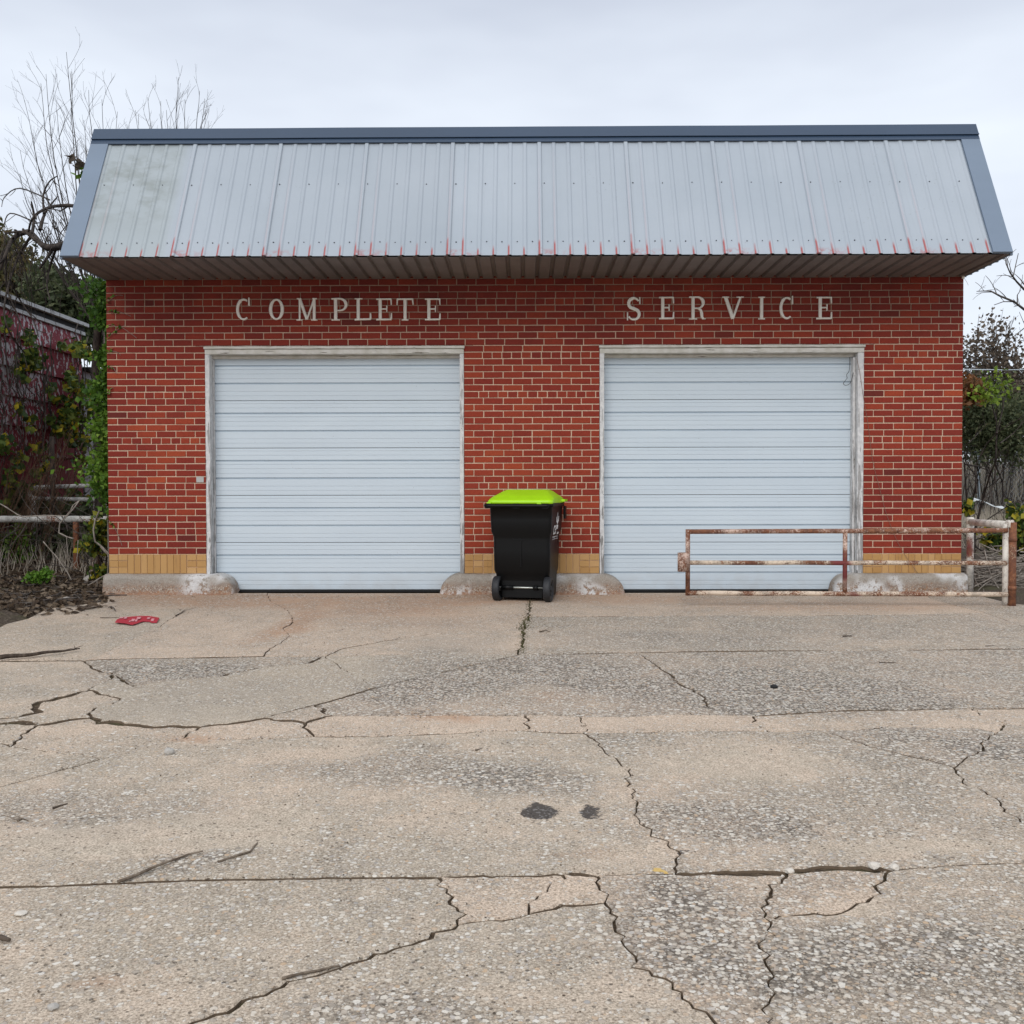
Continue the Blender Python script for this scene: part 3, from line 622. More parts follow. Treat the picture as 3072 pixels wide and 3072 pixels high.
def brick_geo(mb, x0, x1, z0, z1, r, proud=0.008, y_in=0.05):
    if x1-x0 < 0.012: return
    j = lambda a: random.uniform(-a, a)
    y = -proud+j(0.0014); c = 0.003
    xa, xb, za, zb = x0+j(.0012), x1+j(.0012), z0+j(.0012), z1+j(.0012)
    o = [(xa, y+c, za+j(.001)), (xb, y+c, za+j(.001)), (xb, y+c, zb+j(.001)), (xa, y+c, zb+j(.001))]
    i_ = [(xa+c, y, za+c), (xb-c, y+j(.0012), za+c), (xb-c, y, zb-c), (xa+c, y, zb-c)]
    bk = [(x, 0.004, z) for x, _, z in o]
    mb.add(o+i_+bk, [(4,5,6,7), (0,1,5,4), (1,2,6,5), (2,3,7,6), (3,0,4,7), (8,9,1,0), (9,10,2,1), (10,11,3,2), (11,8,0,3)], r)
ST, JT = 0.2032, 0.0100
bricks = []
rows = [(ZR+i*0.0677, 0.0677, i) for i in range(32)] + [(ZL+(i-32)*0.0692, 0.0692, i) for i in range(32, 43)]
NEG = None
rowoff = {}
for z0, pit, i in rows:
    z1 = min(z0+pit, 3.30)
    spans = PIERS if i < 32 else [(0, W)]
    for pi, (a, b) in enumerate(spans):
        if i < 32: hd = i in ((3, 10, 17, 24), (3, 10, 17, 24, 30), (3, 10, 17, 30))[pi]
        else: hd = i == 38
        x = a; rr = random.Random(i*7+pi)
        if hd:
            first = rr.choice((0.093, 0.15, 0.19)); xs_ = [a, a+first]
            while xs_[-1] < b-0.001: xs_.append(min(b, xs_[-1]+0.1016+rr.uniform(-.003, .003)))
        else:
            off = 0.0 if i % 2 else ST/2
            if pi == 2: off = ST/2-off
            if i >= 32: off = (0.0 if i % 2 else ST/2)+0.01
            first = ST-off if off > 0.03 else ST
            if i >= 32 and i % 2: first = ST*0.97
            xs_ = [a, a+first+rr.uniform(-.004, .004)]
            while xs_[-1] < b-0.001: xs_.append(min(b, xs_[-1]+ST+rr.uniform(-.0035, .0035)))
        if len(xs_) > 2 and xs_[-1]-xs_[-2] < 0.03: xs_.pop(-2)
        for k in range(len(xs_)-1):
            xa, xb = xs_[k]+(JT/2 if k else 0), xs_[k+1]-(JT/2 if k < len(xs_)-2 else 0)
            r = random.random()
            r = r*0.75+0.25*(0.5+0.5*noise.noise(Vector((xa*0.8, z0*0.8, 4))))
            r = 0.15+0.85*r
            if random.random() < 0.02: r = random.choice((0.02, 0.06, 1.0))
            if pi == 1 and i < 32: r = min(.97, r*.6+0.42)
            cx_, cz_ = (xa+xb)/2, (z0+z1)/2
            bricks.append((-(xb-xa)*1000-5*(1 if i < 32 else 0)+abs(cx_-CX)*2.0+abs(cz_-1.2)*3, xa, xb, z0+JT/2, z1-JT/2, r))
bricks.sort(key=lambda q: q[0] if True else 0)
# the largest in the photograph one by one, the rest joined
bricks.sort(key=lambda q: (-(round((q[2]-q[1])/0.02)), math.hypot(q[1]-CX, 10.66)+abs(q[3]-1.1)*0.8))
rest = MB()
for n_, (_, xa, xb, za, zb, r) in enumerate(bricks):
    if n_ < 298:
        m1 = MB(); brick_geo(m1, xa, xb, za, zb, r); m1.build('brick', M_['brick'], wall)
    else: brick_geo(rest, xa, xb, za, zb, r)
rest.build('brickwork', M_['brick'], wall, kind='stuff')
# buff band of soldier bricks with stacked ends
def band(a, b, lc, rcn):
    z0 = ZR-0.203; j = 0.004
    def one(xa, xb, za, zb):
        m1 = MB(); brick_geo(m1, xa+j/2, xb-j/2, za+j/2, zb-j/2, random.random(), 0.009); m1.build('buff_brick', M_['yellow'], wall)
    x = a
    for k in range(lc):
        w_ = 0.098 if k or lc < 3 else 0.095
        for q in range(3): one(x, x+w_, z0+q*0.0677, z0+(q+1)*0.0677)
        x += w_
    xe = b-rcn*0.103
    n = max(1, round((xe-x)/0.0677)); s_ = (xe-x)/n
    for k in range(n): one(x+k*s_, x+(k+1)*s_, z0, z0+0.203)
    for k in range(rcn):
        for q in range(3): one(xe+k*0.103, xe+(k+1)*0.103, z0+q*0.0677, z0+(q+1)*0.0677)
band(PIERS[0][0], PIERS[0][1], 2, 2); band(PIERS[1][0], PIERS[1][1], 3, 2); band(PIERS[2][0], PIERS[2][1], 2, 2)
# small grey patch set in place of a half brick, dots of old mortar
mb = MB(); p0 = at_y(590, 1447, 0); p1 = at_y(612, 1430, 0); mb.box((p0.x, -0.0125, p0.z), (p1.x, -0.001, p1.z)); mb.build('patch', M_['patch'], wall, label='small pale grey patch in place of a half brick')

# concrete plinths, rounded where they run into the door openings
def plinth(xa, xb, top_l, top_r, seed, endl, endr, prot=0.12):
    """xa..xb overall; the top is flat between top_l and top_r"""
    n = int((xb-xa)/0.018); K = 20; vs = []
    for i in range(n+1):
        x = xa+(xb-xa)*i/n
        if endl and x < top_l: t = (top_l-x)/(top_l-xa)
        elif endr and x > top_r: t = (x-top_r)/(xb-top_r)
        else: t = 0
        t = min(t, 1); sc = math.sqrt(max(0, 1-t**2.1))
        h = max(0.012, (ZR-0.203)*sc + 0.006*fbm(x*4, seed)*(sc)); pr = prot*(0.55+0.45*math.sqrt(max(0, 1-t*t))) + 0.012*fbm(x*2.2, seed+5)
        prof = []
        for k in range(K+1):
            u = k/K
            if u < 0.55: yy = -pr-0.02*(1-u/0.55); zz = -0.05+(h*0.72+0.05)*(u/0.55)
            elif u < 0.85:
                q = (u-0.55)/0.30*math.pi/2; yy = -pr+(1-math.cos(q))*0.07; zz = h*0.72+math.sin(q)*h*0.28
            else: yy = -pr+0.07+(u-0.85)/0.15*(pr-0.07+0.13); zz = h
            d = 0.010*fbm(x*6, zz*6+seed, 2)+0.006*noise.noise(Vector((x*22, zz*22, seed)))+0.003*noise.noise(Vector((x*60, zz*60, seed)))
            vs.append((x, yy-d*(1 if u < .85 else .2), zz+(d*0.4 if u > .3 and u < .85 else 0)))
    fs = []
    for i in range(n):
        for k in range(K): a = i*(K+1)+k; fs.append((a, a+K+1, a+K+2, a+1))
    fs.append([k for k in range(K+1)]); fs.append([n*(K+1)+k for k in range(K+1)][::-1])
    mb = MB(); mb.add(vs, fs, 0.5, True); mb.build('plinth', M_['plinth'], bld)
ax = lambda px, py=1760: at_y(px, py, -0.12).x
plinth(-0.02, ax(699), 0, ax(640), 1.0, False, True); plinth(ax(1318), ax(1876), ax(1385), ax(1800), 9.0, True, True); plinth(ax(2506), ax(2903), ax(2560), W, 17.0, True, False)

# garage doors in their flaking timber frames
def bx(name, a, b, mat, parent, bev=0.002, **kw):
    mb = MB(); mb.box(a, b); o = mb.build(name, mat, parent, **kw); return o
def door(xa, xb, fl, fr, rev_l, rev_r, tag_):
    yd = 0.14
    dr = empty('garage_door', (0, 0, 0), parent=bld, label=tag_)
    zb0 = 0.018; SEC = 0.4996; x0, x1 = xa+fl*0.6, xb-fr*0.6
    fine = ((.066, .0024), (.157, .0022), (.27, .020), (.345, .0038), (.44, .0022), (.54, .0022), (.64, .020), (.81, .0022), (.90, .0022))
    for s in range(5):
        zt = zb0+SEC*(s+1)-0.0022; zbm = zb0+SEC*s+0.0022
        if s == 4: zt = min(zt, ZL-0.01)
        pr = [(yd+0.0035, zt), (yd, zt-0.004)]
        for fr_, dp in fine:
            z = zb0+SEC*(s+1)-fr_*SEC; hgt = 0.017 if dp > .005 else 0.005
            if z > zt-0.01: continue
            pr += [(yd-0.0012, z+hgt/2+0.0022), (yd+dp*0.25, z+hgt/2), (yd+dp, z+hgt*0.1), (yd+dp*0.9, z-hgt*0.15), (yd+0.0002, z-hgt/2)]
        pr += [(yd, zbm+0.004), (yd+0.0035, zbm), (yd+0.04, zbm), (yd+0.04, zt)]
        n = len(pr); vs = [(x0, y, z) for y, z in pr]+[(x1, y, z) for y, z in pr]
        fs = [(i, n+i, n+(i+1) % n, (i+1) % n) for i in range(n)]+[list(range(n)), list(range(n, 2*n))[::-1]]
        mb = MB(); mb.add(vs, fs); mb.build('door_panel', M_['door'], dr)
    bx('bottom_seal', (x0, yd+0.008, -0.005), (x1, yd+0.035, zb0+0.001), M_['rubber'], dr)
    fm = empty('door_frame', (0, 0, 0), parent=bld)
    zt = ZL-0.002
    def board(a, b, mat=M_['wood'], nm='jamb'):
        # a board with eased, slightly wandering edges
        x0_, y0_, z0_ = a; x1_, y1_, z1_ = b; n = 60; vs = []
        vert = (z1_-z0_) > (x1_-x0_)
        for i in range(n+1):
            t = i/n; sd = a[0]*3+a[1]
            jj = lambda k: 0.0022*noise.noise(Vector((t*26, k, sd)))
            e = 0.004
            if vert:
                z = z0_+(z1_-z0_)*t
                vs += [(x0_+jj(1), y1_, z), (x0_+jj(1), y0_+e, z), (x0_+e+jj(1), y0_+jj(2), z), (x1_-e+jj(3), y0_+jj(2), z), (x1_+jj(3), y0_+e, z), (x1_+jj(3), y1_, z)]
            else:
                x = x0_+(x1_-x0_)*t
                vs += [(x, y1_, z1_+jj(1)), (x, y0_+e, z1_+jj(1)), (x, y0_+jj(2), z1_-e+jj(1)), (x, y0_+jj(2), z0_+e+jj(3)), (x, y0_+e, z0_+jj(3)), (x, y1_, z0_+jj(3))]
        fs = []
        for i in range(n):
            for k in range(6): q = (k+1) % 6; fs.append((i*6+k, i*6+q, (i+1)*6+q, (i+1)*6+k))
        fs += [list(range(6)), [n*6+k for k in range(6)][::-1]]
        mb = MB(); mb.add(vs, fs); mb.build(nm, mat, fm)
    jb = 0.195
    board((xa+0.003, -0.012, jb), (xa+fl, yd-0.004, zt-0.085)); board((xb-fr, -0.012, jb), (xb-0.003, yd-0.004, zt-0.085))
    if rev_r: board((xb-fr-0.028, 0.06, jb-0.02), (xb-fr-0.0015, yd-0.004, zt-0.125), nm='stop_bead')
    else: board((xa+fl+0.0015, 0.10, jb-0.02), (xa+fl+0.012, yd-0.004, zt-0.125), nm='stop_bead')
    board((xa+0.003, -0.014, zt-0.083), (xb-0.003, yd-0.004, zt-0.032), M_['woodh'], 'header'); board((xa+fl+.001, 0.095, zt-0.115), (xb-fr-.001, yd-0.004, zt-0.0845), M_['woodh'], 'stop_bead')
    board((xa-0.005, -0.032, zt-0.030), (xb+0.005, 0.06, zt-0.003), M_['woodh'], 'drip_moulding')
    board((xa-0.10, -0.006, ZL-0.0005), (xb+0.10, 0.003, ZL+0.0045), M_['steel'], 'steel_lintel')
door(D1[0], D1[1], 0.050, 0.046, 0, 0, 'left white sectional garage door under the word COMPLETE')
door(D2[0], D2[1], 0.050, 0.066, 0, 1, 'right white sectional garage door under the word SERVICE, partly behind the rusty gate')

# raised letters
def arc(cx, cy, rx, ry, a0, a1, n=14): return [(cx+rx*math.cos(R(a0+(a1-a0)*i/n)), cy+ry*math.sin(R(a0+(a1-a0)*i/n))) for i in range(n+1)]
T, t_ = 0.095, 0.045      # half widths of thick and thin strokes in a letter one unit high
LET = {  # width, strokes: (points, half width at start, half width at end)
 'C': [(arc(.5, .5, .40, .44, 55, 305, 22), [.05]+[.06]*5+[.088]*10+[.06]*5+[.05]*2), ([(.86,1.02),(.86,.66)], [.035,.05])],
 'O': [(arc(.5, .5, .38, .43, 0, 360, 32), [.10+(-.045)*abs(math.sin(R(11.25*i)))**2 for i in range(33)])],
 'M': [([(.12,.98),(.12,.02)], .055), ([(.88,.98),(.88,.02)], .085), ([(.12,.98),(.5,.05)], .085), ([(.88,.98),(.5,.05)], .05), ([(-.02,.975),(.2,.975)], .035), ([(.8,.975),(1.02,.975)], .035), ([(-.04,.03),(.27,.03)], .035), ([(.73,.03),(1.04,.03)], .035)],
 'P': [([(.27,.98),(.27,.03)], .10), ([(.02,.97),(.55,.97)]+[(x, y) for x, y in arc(.55, .71, .38, .26, 90, -90, 12)]+[(.27,.45)], [.045,.05]+[.05,.06,.07,.08,.09,.095,.09,.08,.07,.06,.05,.05]+[.045,.045]), ([(.02,.03),(.54,.03)], .035)],
 'L': [([(.2,.98),(.2,.04)], .095), ([(-.02,.97),(.46,.97)], .035), ([(-.02,.05),(.98,.07)], .055), ([(.96,.06),(.97,.33)], [.06,.035])],
 'E': [([(.25,.98),(.25,.04)], .095), ([(0,.955),(.95,.955)], .045), ([(.95,.97),(.97,.70)], [.05,.035]), ([(.25,.52),(.66,.52)], .045), ([(.68,.66),(.68,.38)], .035), ([(0,.05),(.98,.06)], .052), ([(.96,.06),(.98,.33)], [.06,.035])],
 'T': [([(.5,.96),(.5,.04)], .095), ([(.03,.955),(.97,.955)], .048), ([(.05,.97),(.02,.70)], [.05,.035]), ([(.95,.97),(.98,.70)], [.05,.035]), ([(.3,.03),(.7,.03)], .035)],
 'S': [(arc(.5, .73, .36, .225, 25, 230, 14)+arc(.5, .26, .38, .225, 75, -155, 16), [.05,.05,.055,.06,.07,.08,.09,.095,.095,.095]+[.095]*10+[.09,.09,.085,.08,.075,.065,.06,.055,.05,.05,.05,.05]), ([(.92,.99),(.92,.70)], .038), ([(.06,.0),(.06,.34)], .038)],
 'R': [([(.25,.98),(.25,.03)], .095), ([(.0,.97),(.52,.97)]+arc(.52, .73, .36, .24, 90, -90, 12)+[(.25,.49)], [.045,.05]+[.05,.06,.07,.08,.09,.095,.09,.08,.07,.06,.05,.05]+[.045,.045]), ([(.55,.49),(.72,.42),(.78,.28),(.80,.10),(.92,.03)], [.05,.07,.09,.08,.04]), ([(0,.03),(.50,.03)], .035), ([(.80,.035),(1.02,.035)], .03)],
 'V': [([(.13,.97),(.5,.04)], .10), ([(.87,.97),(.5,.04)], .065), ([(-.04,.97),(.30,.97)], .035), ([(.68,.97),(1.04,.97)], .035)],
 'I': [([(.5,.97),(.5,.03)], .095), ([(.0,.965),(1.0,.965)], .035), ([(0,.035),(1.0,.035)], .035)]}
def letter(ch, px0, px1, py0, py1):
    a = at_y(px0, py1, -0.02); b = at_y(px1, py0, -0.02); wd = b.x-a.x; ht = b.z-a.z
    mb = MB(); K = 10
    for pts, hw in LET[ch]:
        n = len(pts)
        if n == 2: # subdivide straight strokes
            m = 7; q = [(pts[0][0]+(pts[1][0]-pts[0][0])*i/m, pts[0][1]+(pts[1][1]-pts[0][1])*i/m) for i in range(m+1)]
            if hasattr(hw, '__len__'): hw = [hw[0]+(hw[1]-hw[0])*i/m for i in range(m+1)]
            pts = q; n = m+1
        if not hasattr(hw, '__len__'): hw = [hw]*n
        hw = (list(hw)+[hw[-1]]*n)[:n]
        P = [Vector((a.x+x*wd, 0, a.z+y*ht)) for x, y in pts]; vs = []
        for i in range(n):
            t = (P[min(i+1, n-1)]-P[max(i-1, 0)]).normalized(); nr = Vector((-t.z, 0, t.x))
            h = hw[i]*ht*0.76+0.0012*noise.noise(P[i]*60)
            for k in range(K+1):
                q = math.pi*k/K; cc = math.cos(q)
                vs.append(P[i]+nr*(h*(abs(cc)**0.7)*(1 if cc > 0 else -1))+Vector((0, -0.012-0.016*math.sin(q)**0.6-random.random()*.0003, 0)))
            vs.append(P[i]-nr*h*0.96+Vector((0, -0.001, 0))); vs.append(P[i]+nr*h*0.96+Vector((0, -0.001, 0)))
        L_ = K+3; fs = []
        for i in range(n-1):
            for k in range(L_): q = (k+1) % L_; fs.append((i*L_+k, i*L_+q, (i+1)*L_+q, (i+1)*L_+k))
        fs += [list(range(L_)), [(n-1)*L_+k for k in range(L_)][::-1]]
        mb.add(vs, fs, 0.5, False)
    mb.build('letter', M_['letter'], bld, label='raised off-white letter '+ch)
for ch, a_, b_ in zip('COMPLETE', (708,806,892,994,1065,1129,1190,1275), (753,852,949,1041,1113,1175,1240,1321)): letter(ch, a_, b_, 894, 962)
for ch, a_, b_ in zip('SERVICE', (1880,1977,2067,2169,2275,2338,2449), (1923,2022,2116,2229,2295,2384,2496)): letter(ch, a_, b_, 891 if ch == 'S' else 889, 961 if ch == 'S' else 959)

# mansard of ribbed sheets
A0 = Vector((0, -1.0131, ZS)); A1 = Vector((0, -0.181, 4.744)); SL = (A1-A0); LEN = SL.length; SV = SL.normalized(); NV = Vector((0, -SV.z, SV.y))
def mp_(u, v, n): return Vector((u, 0, 0))+A0+SV*v+NV*n
mans = empty('mansard', (0, 0, 0), parent=bld)
mb = MB()   # closed body behind the sheets
e_ = 0.03
pts = [(-1.0131+e_+.02, ZS+0.05), (-0.181+e_, 4.66), (8.0, 4.66), (8.0, 3.402), (-0.02, 3.402), (-0.02, ZS+0.05)]
n = len(pts); x0, x1 = 0.02, W-0.02
mb.add([(x0, y, z) for y, z in pts]+[(x1, y, z) for y, z in pts], [(i, n+i, n+(i+1) % n, (i+1) % n) for i in range(n)]+[list(range(n)), list(range(n, 2*n))[::-1]])
mb.build('roof_core', M_['flat'], mans)
RP = 0.144
def sheet(name, mat, u0, nr, fmap, length, first=True, rr=None, thick=0.003, ribh=0.0095, vseg=1, uvon=True, wav=0.0):
    prof = []
    for k in range(nr):
        b = u0+k*RP
        prof += [(b, 0), (b+0.013, ribh), (b+0.035, ribh), (b+0.048, 0)]
        if k == nr-1: prof += [(b+RP+0.0, 0.0), (b+RP+0.009, ribh+.007), (b+RP+0.040, ribh+.007), (b+RP+0.046, .008)]
    n = len(prof); vs = []; uv = []; rand = random.random() if rr is None else rr
    for side in (0, 1):
        for j in range(vseg+1):
            v = length[0]+(length[1]-length[0])*j/vseg
            for u, h in prof:
                dv = 0.0022*noise.noise(Vector((u*1.7, v*2.1, 7)))*wav
                vs.append(fmap(u, v, h+dv-side*thick)); uv.append(((u-u0)/RP+(0 if nr else 0), v))
    H = (vseg+1)*n; fs = []
    for j in range(vseg):
        for i in range(n-1):
            a = j*n+i; fs.append((a, a+1, a+n+1, a+n)); fs.append((H+a, H+a+n, H+a+n+1, H+a+1))
    for i in range(n-1):
        fs.append((i, H+i, H+i+1, i+1)); a = vseg*n+i; fs.append((a, a+1, H+a+1, H+a))
    mb = MB(); mb.add(vs, fs, rand, False); mb.uv = uv
    return mb.build(name, mat, mans)
U0 = 0.155
for i in range(10):
    sheet('roof_panel', M_['roof'], U0+i*6*RP, 6, lambda u, v, h, i=i: mp_(u, v, h+0.012+0.0008*(i % 2)), (-0.012+0.004*random.random(), LEN-0.10), vseg=14, wav=1.0)
ZF = ZS-0.012
for i in range(10):
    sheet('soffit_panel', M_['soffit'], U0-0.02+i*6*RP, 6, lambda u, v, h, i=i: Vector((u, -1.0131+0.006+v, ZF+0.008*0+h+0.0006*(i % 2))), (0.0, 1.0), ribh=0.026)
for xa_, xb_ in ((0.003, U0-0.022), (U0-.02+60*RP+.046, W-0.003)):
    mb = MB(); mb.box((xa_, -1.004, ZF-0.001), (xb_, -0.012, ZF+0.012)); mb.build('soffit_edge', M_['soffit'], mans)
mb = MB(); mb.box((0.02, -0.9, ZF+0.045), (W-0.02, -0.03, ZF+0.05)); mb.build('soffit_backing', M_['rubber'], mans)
def slope_box(name, u0, u1, v0, v1, n0, n1, mat, segs=40):
    mb = MB(); vs = []
    for i in range(segs+1):
        u = u0+(u1-u0)*i/segs; dn = 0.003*noise.noise(Vector((u*0.9, 2, 3))); dv = 0.004*noise.noise(Vector((u*0.5, 9, 3)))
        vs += [mp_(u, v0+dv, n0), mp_(u, v1+dv, n0), mp_(u, v1+dv, n1+dn), mp_(u, v0+dv, n1+dn)]
    fs = []
    for i in range(segs):
        for k in range(4): q = (k+1) % 4; fs.append((i*4+k, i*4+q, (i+1)*4+q, (i+1)*4+k))
    fs += [(0, 1, 2, 3), (segs*4+3, segs*4+2, segs*4+1, segs*4)]
    mb.add(vs, fs); return mb.build(name, mat, mans)
cap = slope_box('ridge_cap', -0.012, W+0.012, LEN-0.175, LEN-0.034, 0.006, 0.046, M_['cap'])
slope_box('ridge_flange', -0.012, W+0.012, LEN-0.235, LEN-0.177, 0.026, 0.036, M_['cap'])
slope_box('ridge_bead', -0.012, W+0.012, LEN-0.182, LEN-0.171, 0.044, 0.052, M_['cap'])
mb = MB(); mb.box((-0.012, -0.215, 4.690), (W+0.012, 0.25, 4.728)); mb.build('ridge_top', M_['cap'], mans)
for u0, u1 in ((-0.010, 0.168), (W-0.172, W+0.010)):
    slope_box('end_trim', u0, u1, -0.014, LEN-0.236, 0.010, 0.036, M_['trim'], 4)
# gable ends with shallow ribs
for xs_, sg in ((0.0, -1), (W, 1)):
    mb = MB(); yy = -1.0131; vs = []; n = 0
    cols = []
    while yy < 0.0:
        for dy, h in ((0, 0), (.012, .02), (.034, .02), (.046, 0)): cols.append((yy+dy, h))
        yy += RP
    cols = [(min(y, 0.0), h) for y, h in cols]
    for y, h in cols:
        zt = ZS+(y+1.0131)/0.8321*1.472 if y < -0.181 else 4.744
        zt = min(zt, 4.70); vs += [(xs_+sg*(0.012+h), y, ZS-0.016), (xs_+sg*(0.012+h), y, max(zt-0.01, ZS-0.014)), (xs_-sg*0.0, y, ZS-0.016), (xs_-sg*0.0, y, max(zt-0.01, ZS-0.014))]
    m_ = len(cols); fs = []
    for i in range(m_-1):
        a = i*4; b = a+4; fs += [(a, b, b+1, a+1), (a+2, a+3, b+3, b+2), (a, a+2, b+2, b), (a+1, b+1, b+3, a+3)]
    fs += [(0, 1, 3, 2), ((m_-1)*4, (m_-1)*4+2, (m_-1)*4+3, (m_-1)*4+1)]
    mb.add(vs, fs); mb.build('gable_sheet', M_['trim'], mans)
    mb = MB(); mb.box((xs_-0.02 if sg < 0 else xs_-0.06, 0.012, 3.402), (xs_+0.06 if sg < 0 else xs_+0.02, 8.0, 4.70)); mb.build('parapet_side', M_['trim'], mans)
# screws
mb = MB()
def screw(u, v):
    c = mp_(u, v, 0.013); r_ = random.uniform(.0050, .0078); vs = [c+Vector((math.cos(q)*r_, 0, 0))+SV*(math.sin(q)*r_) for q in [k*math.pi/3 for k in range(6)]]+[c+NV*0.006+Vector((math.cos(q)*r_*.8, 0, 0))+SV*(math.sin(q)*r_*.8) for q in [k*math.pi/3 for k in range(6)]]
    mb.add(vs, [(6,7,8,9,10,11)]+[(k, (k+1) % 6, 6+(k+1) % 6, 6+k) for k in range(6)])
for k in range(60):
    screw(U0+k*RP+0.095, 0.155+random.uniform(-.004, .004))
    if k % 2 == 0: screw(U0+k*RP+0.07, 0.905+random.uniform(-.005, .005))
mb.build('screws', M_['screw'], mans, kind='stuff')
# small white insulator at the top corner of the wall
mb = MB(); mb.tube([(W-0.015, -0.03, 3.235), (W-0.015, -0.03, 3.262)], [0.013, 0.017], 10); mb.tube([(W-0.005, -0.03, 3.24), (W+0.02, -0.035, 3.20), (W+0.035, -0.035, 3.165)], 0.002, 5)
mb.build('wire_bracket', M_['letter'], bld)
# ================================================================== wheeled bin
def superring(hw, y0, y1, z, r, k=8, dz=None):
    """rounded rectangle ring, counter-clockwise"""
    pts = []
    for cx_, cy_, a0 in ((hw-r, y1-r, 0), (-hw+r, y1-r, 90), (-hw+r, y0+r, 180), (hw-r, y0+r, 270)):
        for i in range(k+1): a = R(a0+90*i/k); pts.append((cx_+r*math.cos(a), cy_+r*math.sin(a), z))
    return pts
def loft(mb, rings, cap0=True, cap1=True, smooth=True, r=0.5):
    n = len(rings[0]); vs = [p for q in rings for p in q]; fs = []
    for j in range(len(rings)-1):
        for i in range(n): fs.append((j*n+i, j*n+(i+1) % n, (j+1)*n+(i+1) % n, (j+1)*n+i))
    mb.add(vs, fs, r, smooth); b = len(mb.v)-len(vs)
    if cap0: mb.f.append([b+i for i in range(n)][::-1]); mb.sm.append(False)
    if cap1: mb.f.append([b+(len(rings)-1)*n+i for i in range(n)]); mb.sm.append(False)
m_bin = mat_plain('black_bin_plastic', (0.0030, 0.0032, 0.0036), 0.45, 0.25, 6, bump=0.08, spec=0.22)
m_tyre = mat_plain('wheel_rubber', (0.014, 0.015, 0.018), 0.6, 0.2, 40)
m_lid = mat_plain('lime_lid_plastic', (0.38, 0.72, 0.008), 0.42, 0.16, 5, bump=0.10, spec=0.45)
m_white = mat_plain('white_print', (0.72, 0.72, 0.72), 0.6, 0.05, 30, bump=0)
m_axle = mat_plain('zinc_axle', (0.50, 0.52, 0.48), 0.35, 0.1, 20, metal=0.7)
g = at_ground(1562, 1806); BIN = empty('wheeled_bin', (g.x+0.005, g.y+0.03, gz(g.y)), R(-12.5), 'black wheeled bin with a bright lime green lid standing in front of the brick pier', 'bin')
mb = MB()
secs = [ # z, half width, back y, front y, radius
 (0.030,.260,.075,.46,.04),(0.05,.266,.065,.47,.045),(0.20,.268,.045,.49,.045),(0.262,.270,.030,.50,.045),(0.30,.281,.006,.505,.04),(0.50,.284,.000,.525,.04),(0.61,.284,-.004,.54,.04),
 (0.635,.285,-.006,.545,.04),(0.685,.301,-.030,.555,.035),(0.80,.307,-.033,.562,.035),(0.925,.312,-.036,.575,.035),(0.928,.326,-.050,.590,.035),(0.965,.328,-.052,.592,.035)]
loft(mb, [superring(hw, a, b, z, r) for z, hw, a, b, r in secs]); mb.build('body', m_bin, BIN)
mb = MB(); mb.box((-0.004, -0.0095, 0.34), (0.004, 0.02, 0.61)); mb.build('back_rib', m_bin, BIN)
mb = MB(); mb.box((-0.085, -0.010, 0.605), (0.03, 0.02, 0.613)); mb.build('back_ledge', m_bin, BIN)
mb = MB(); mb.box((-0.20, 0.045, 0.035), (0.20, 0.09, 0.27)); mb.build('axle_housing', m_bin, BIN)
mb = MB(); mb.tube([(-.345, -.088, .940), (-.30, -.090, .940), (.27, -.090, .940), (.295, -.088, .940)], .0185, 10); mb.build('handle', m_bin, BIN)
for x_ in (-.335, -.06, .225):
    mb = MB(); mb.box((x_, -.092, .915), (x_+.055, -.045, .962)); mb.build('handle_bracket', m_bin, BIN)
lid = MB()
lr = [(0.968,.318,-.060,.615,.05),(0.958,.322,-.066,.622,.05),(0.962,.327,-.072,.628,.055),(0.985,.327,-.072,.628,.055),(1.000,.320,-.055,.61,.06),(1.008,.322,-.020,.59,.07),(1.030,.300,.02,.56,.07),(1.040,.285,.045,.545,.07),
 (1.048,.272,.07,.53,.06),(1.078,.235,.16,.50,.05),(1.092,.208,.215,.47,.04),(1.097,.192,.235,.455,.03)]
loft(lid, [superring(hw, a, b, z, r) for z, hw, a, b, r in lr]); lido = lid.build('lid', m_lid, BIN)
for x_ in (-.325, .175):
    mb = MB(); mb.box((x_, -.085, .925), (x_+.042, -.050, .975)); mb.build('hinge', m_lid, lido)
mb = MB(); mb.box((.30, .40, .975), (.36, .56, .998)); mb.build('lid_grip', m_lid, lido)
mb = MB(); mb.box((.328, .50, .80), (.348, .575, .93)); mb.build('lift_lug', m_bin, BIN)
mb = MB()   # raised lettering strip on the lid
for k in range(17):
    if k % 5 == 4: continue
    x_ = -0.08+k*0.0105; mb.box((x_, .243, 1.0965), (x_+.007, .262, 1.0985))
mb.build('lid_lettering', m_white, lido, kind='stuff')
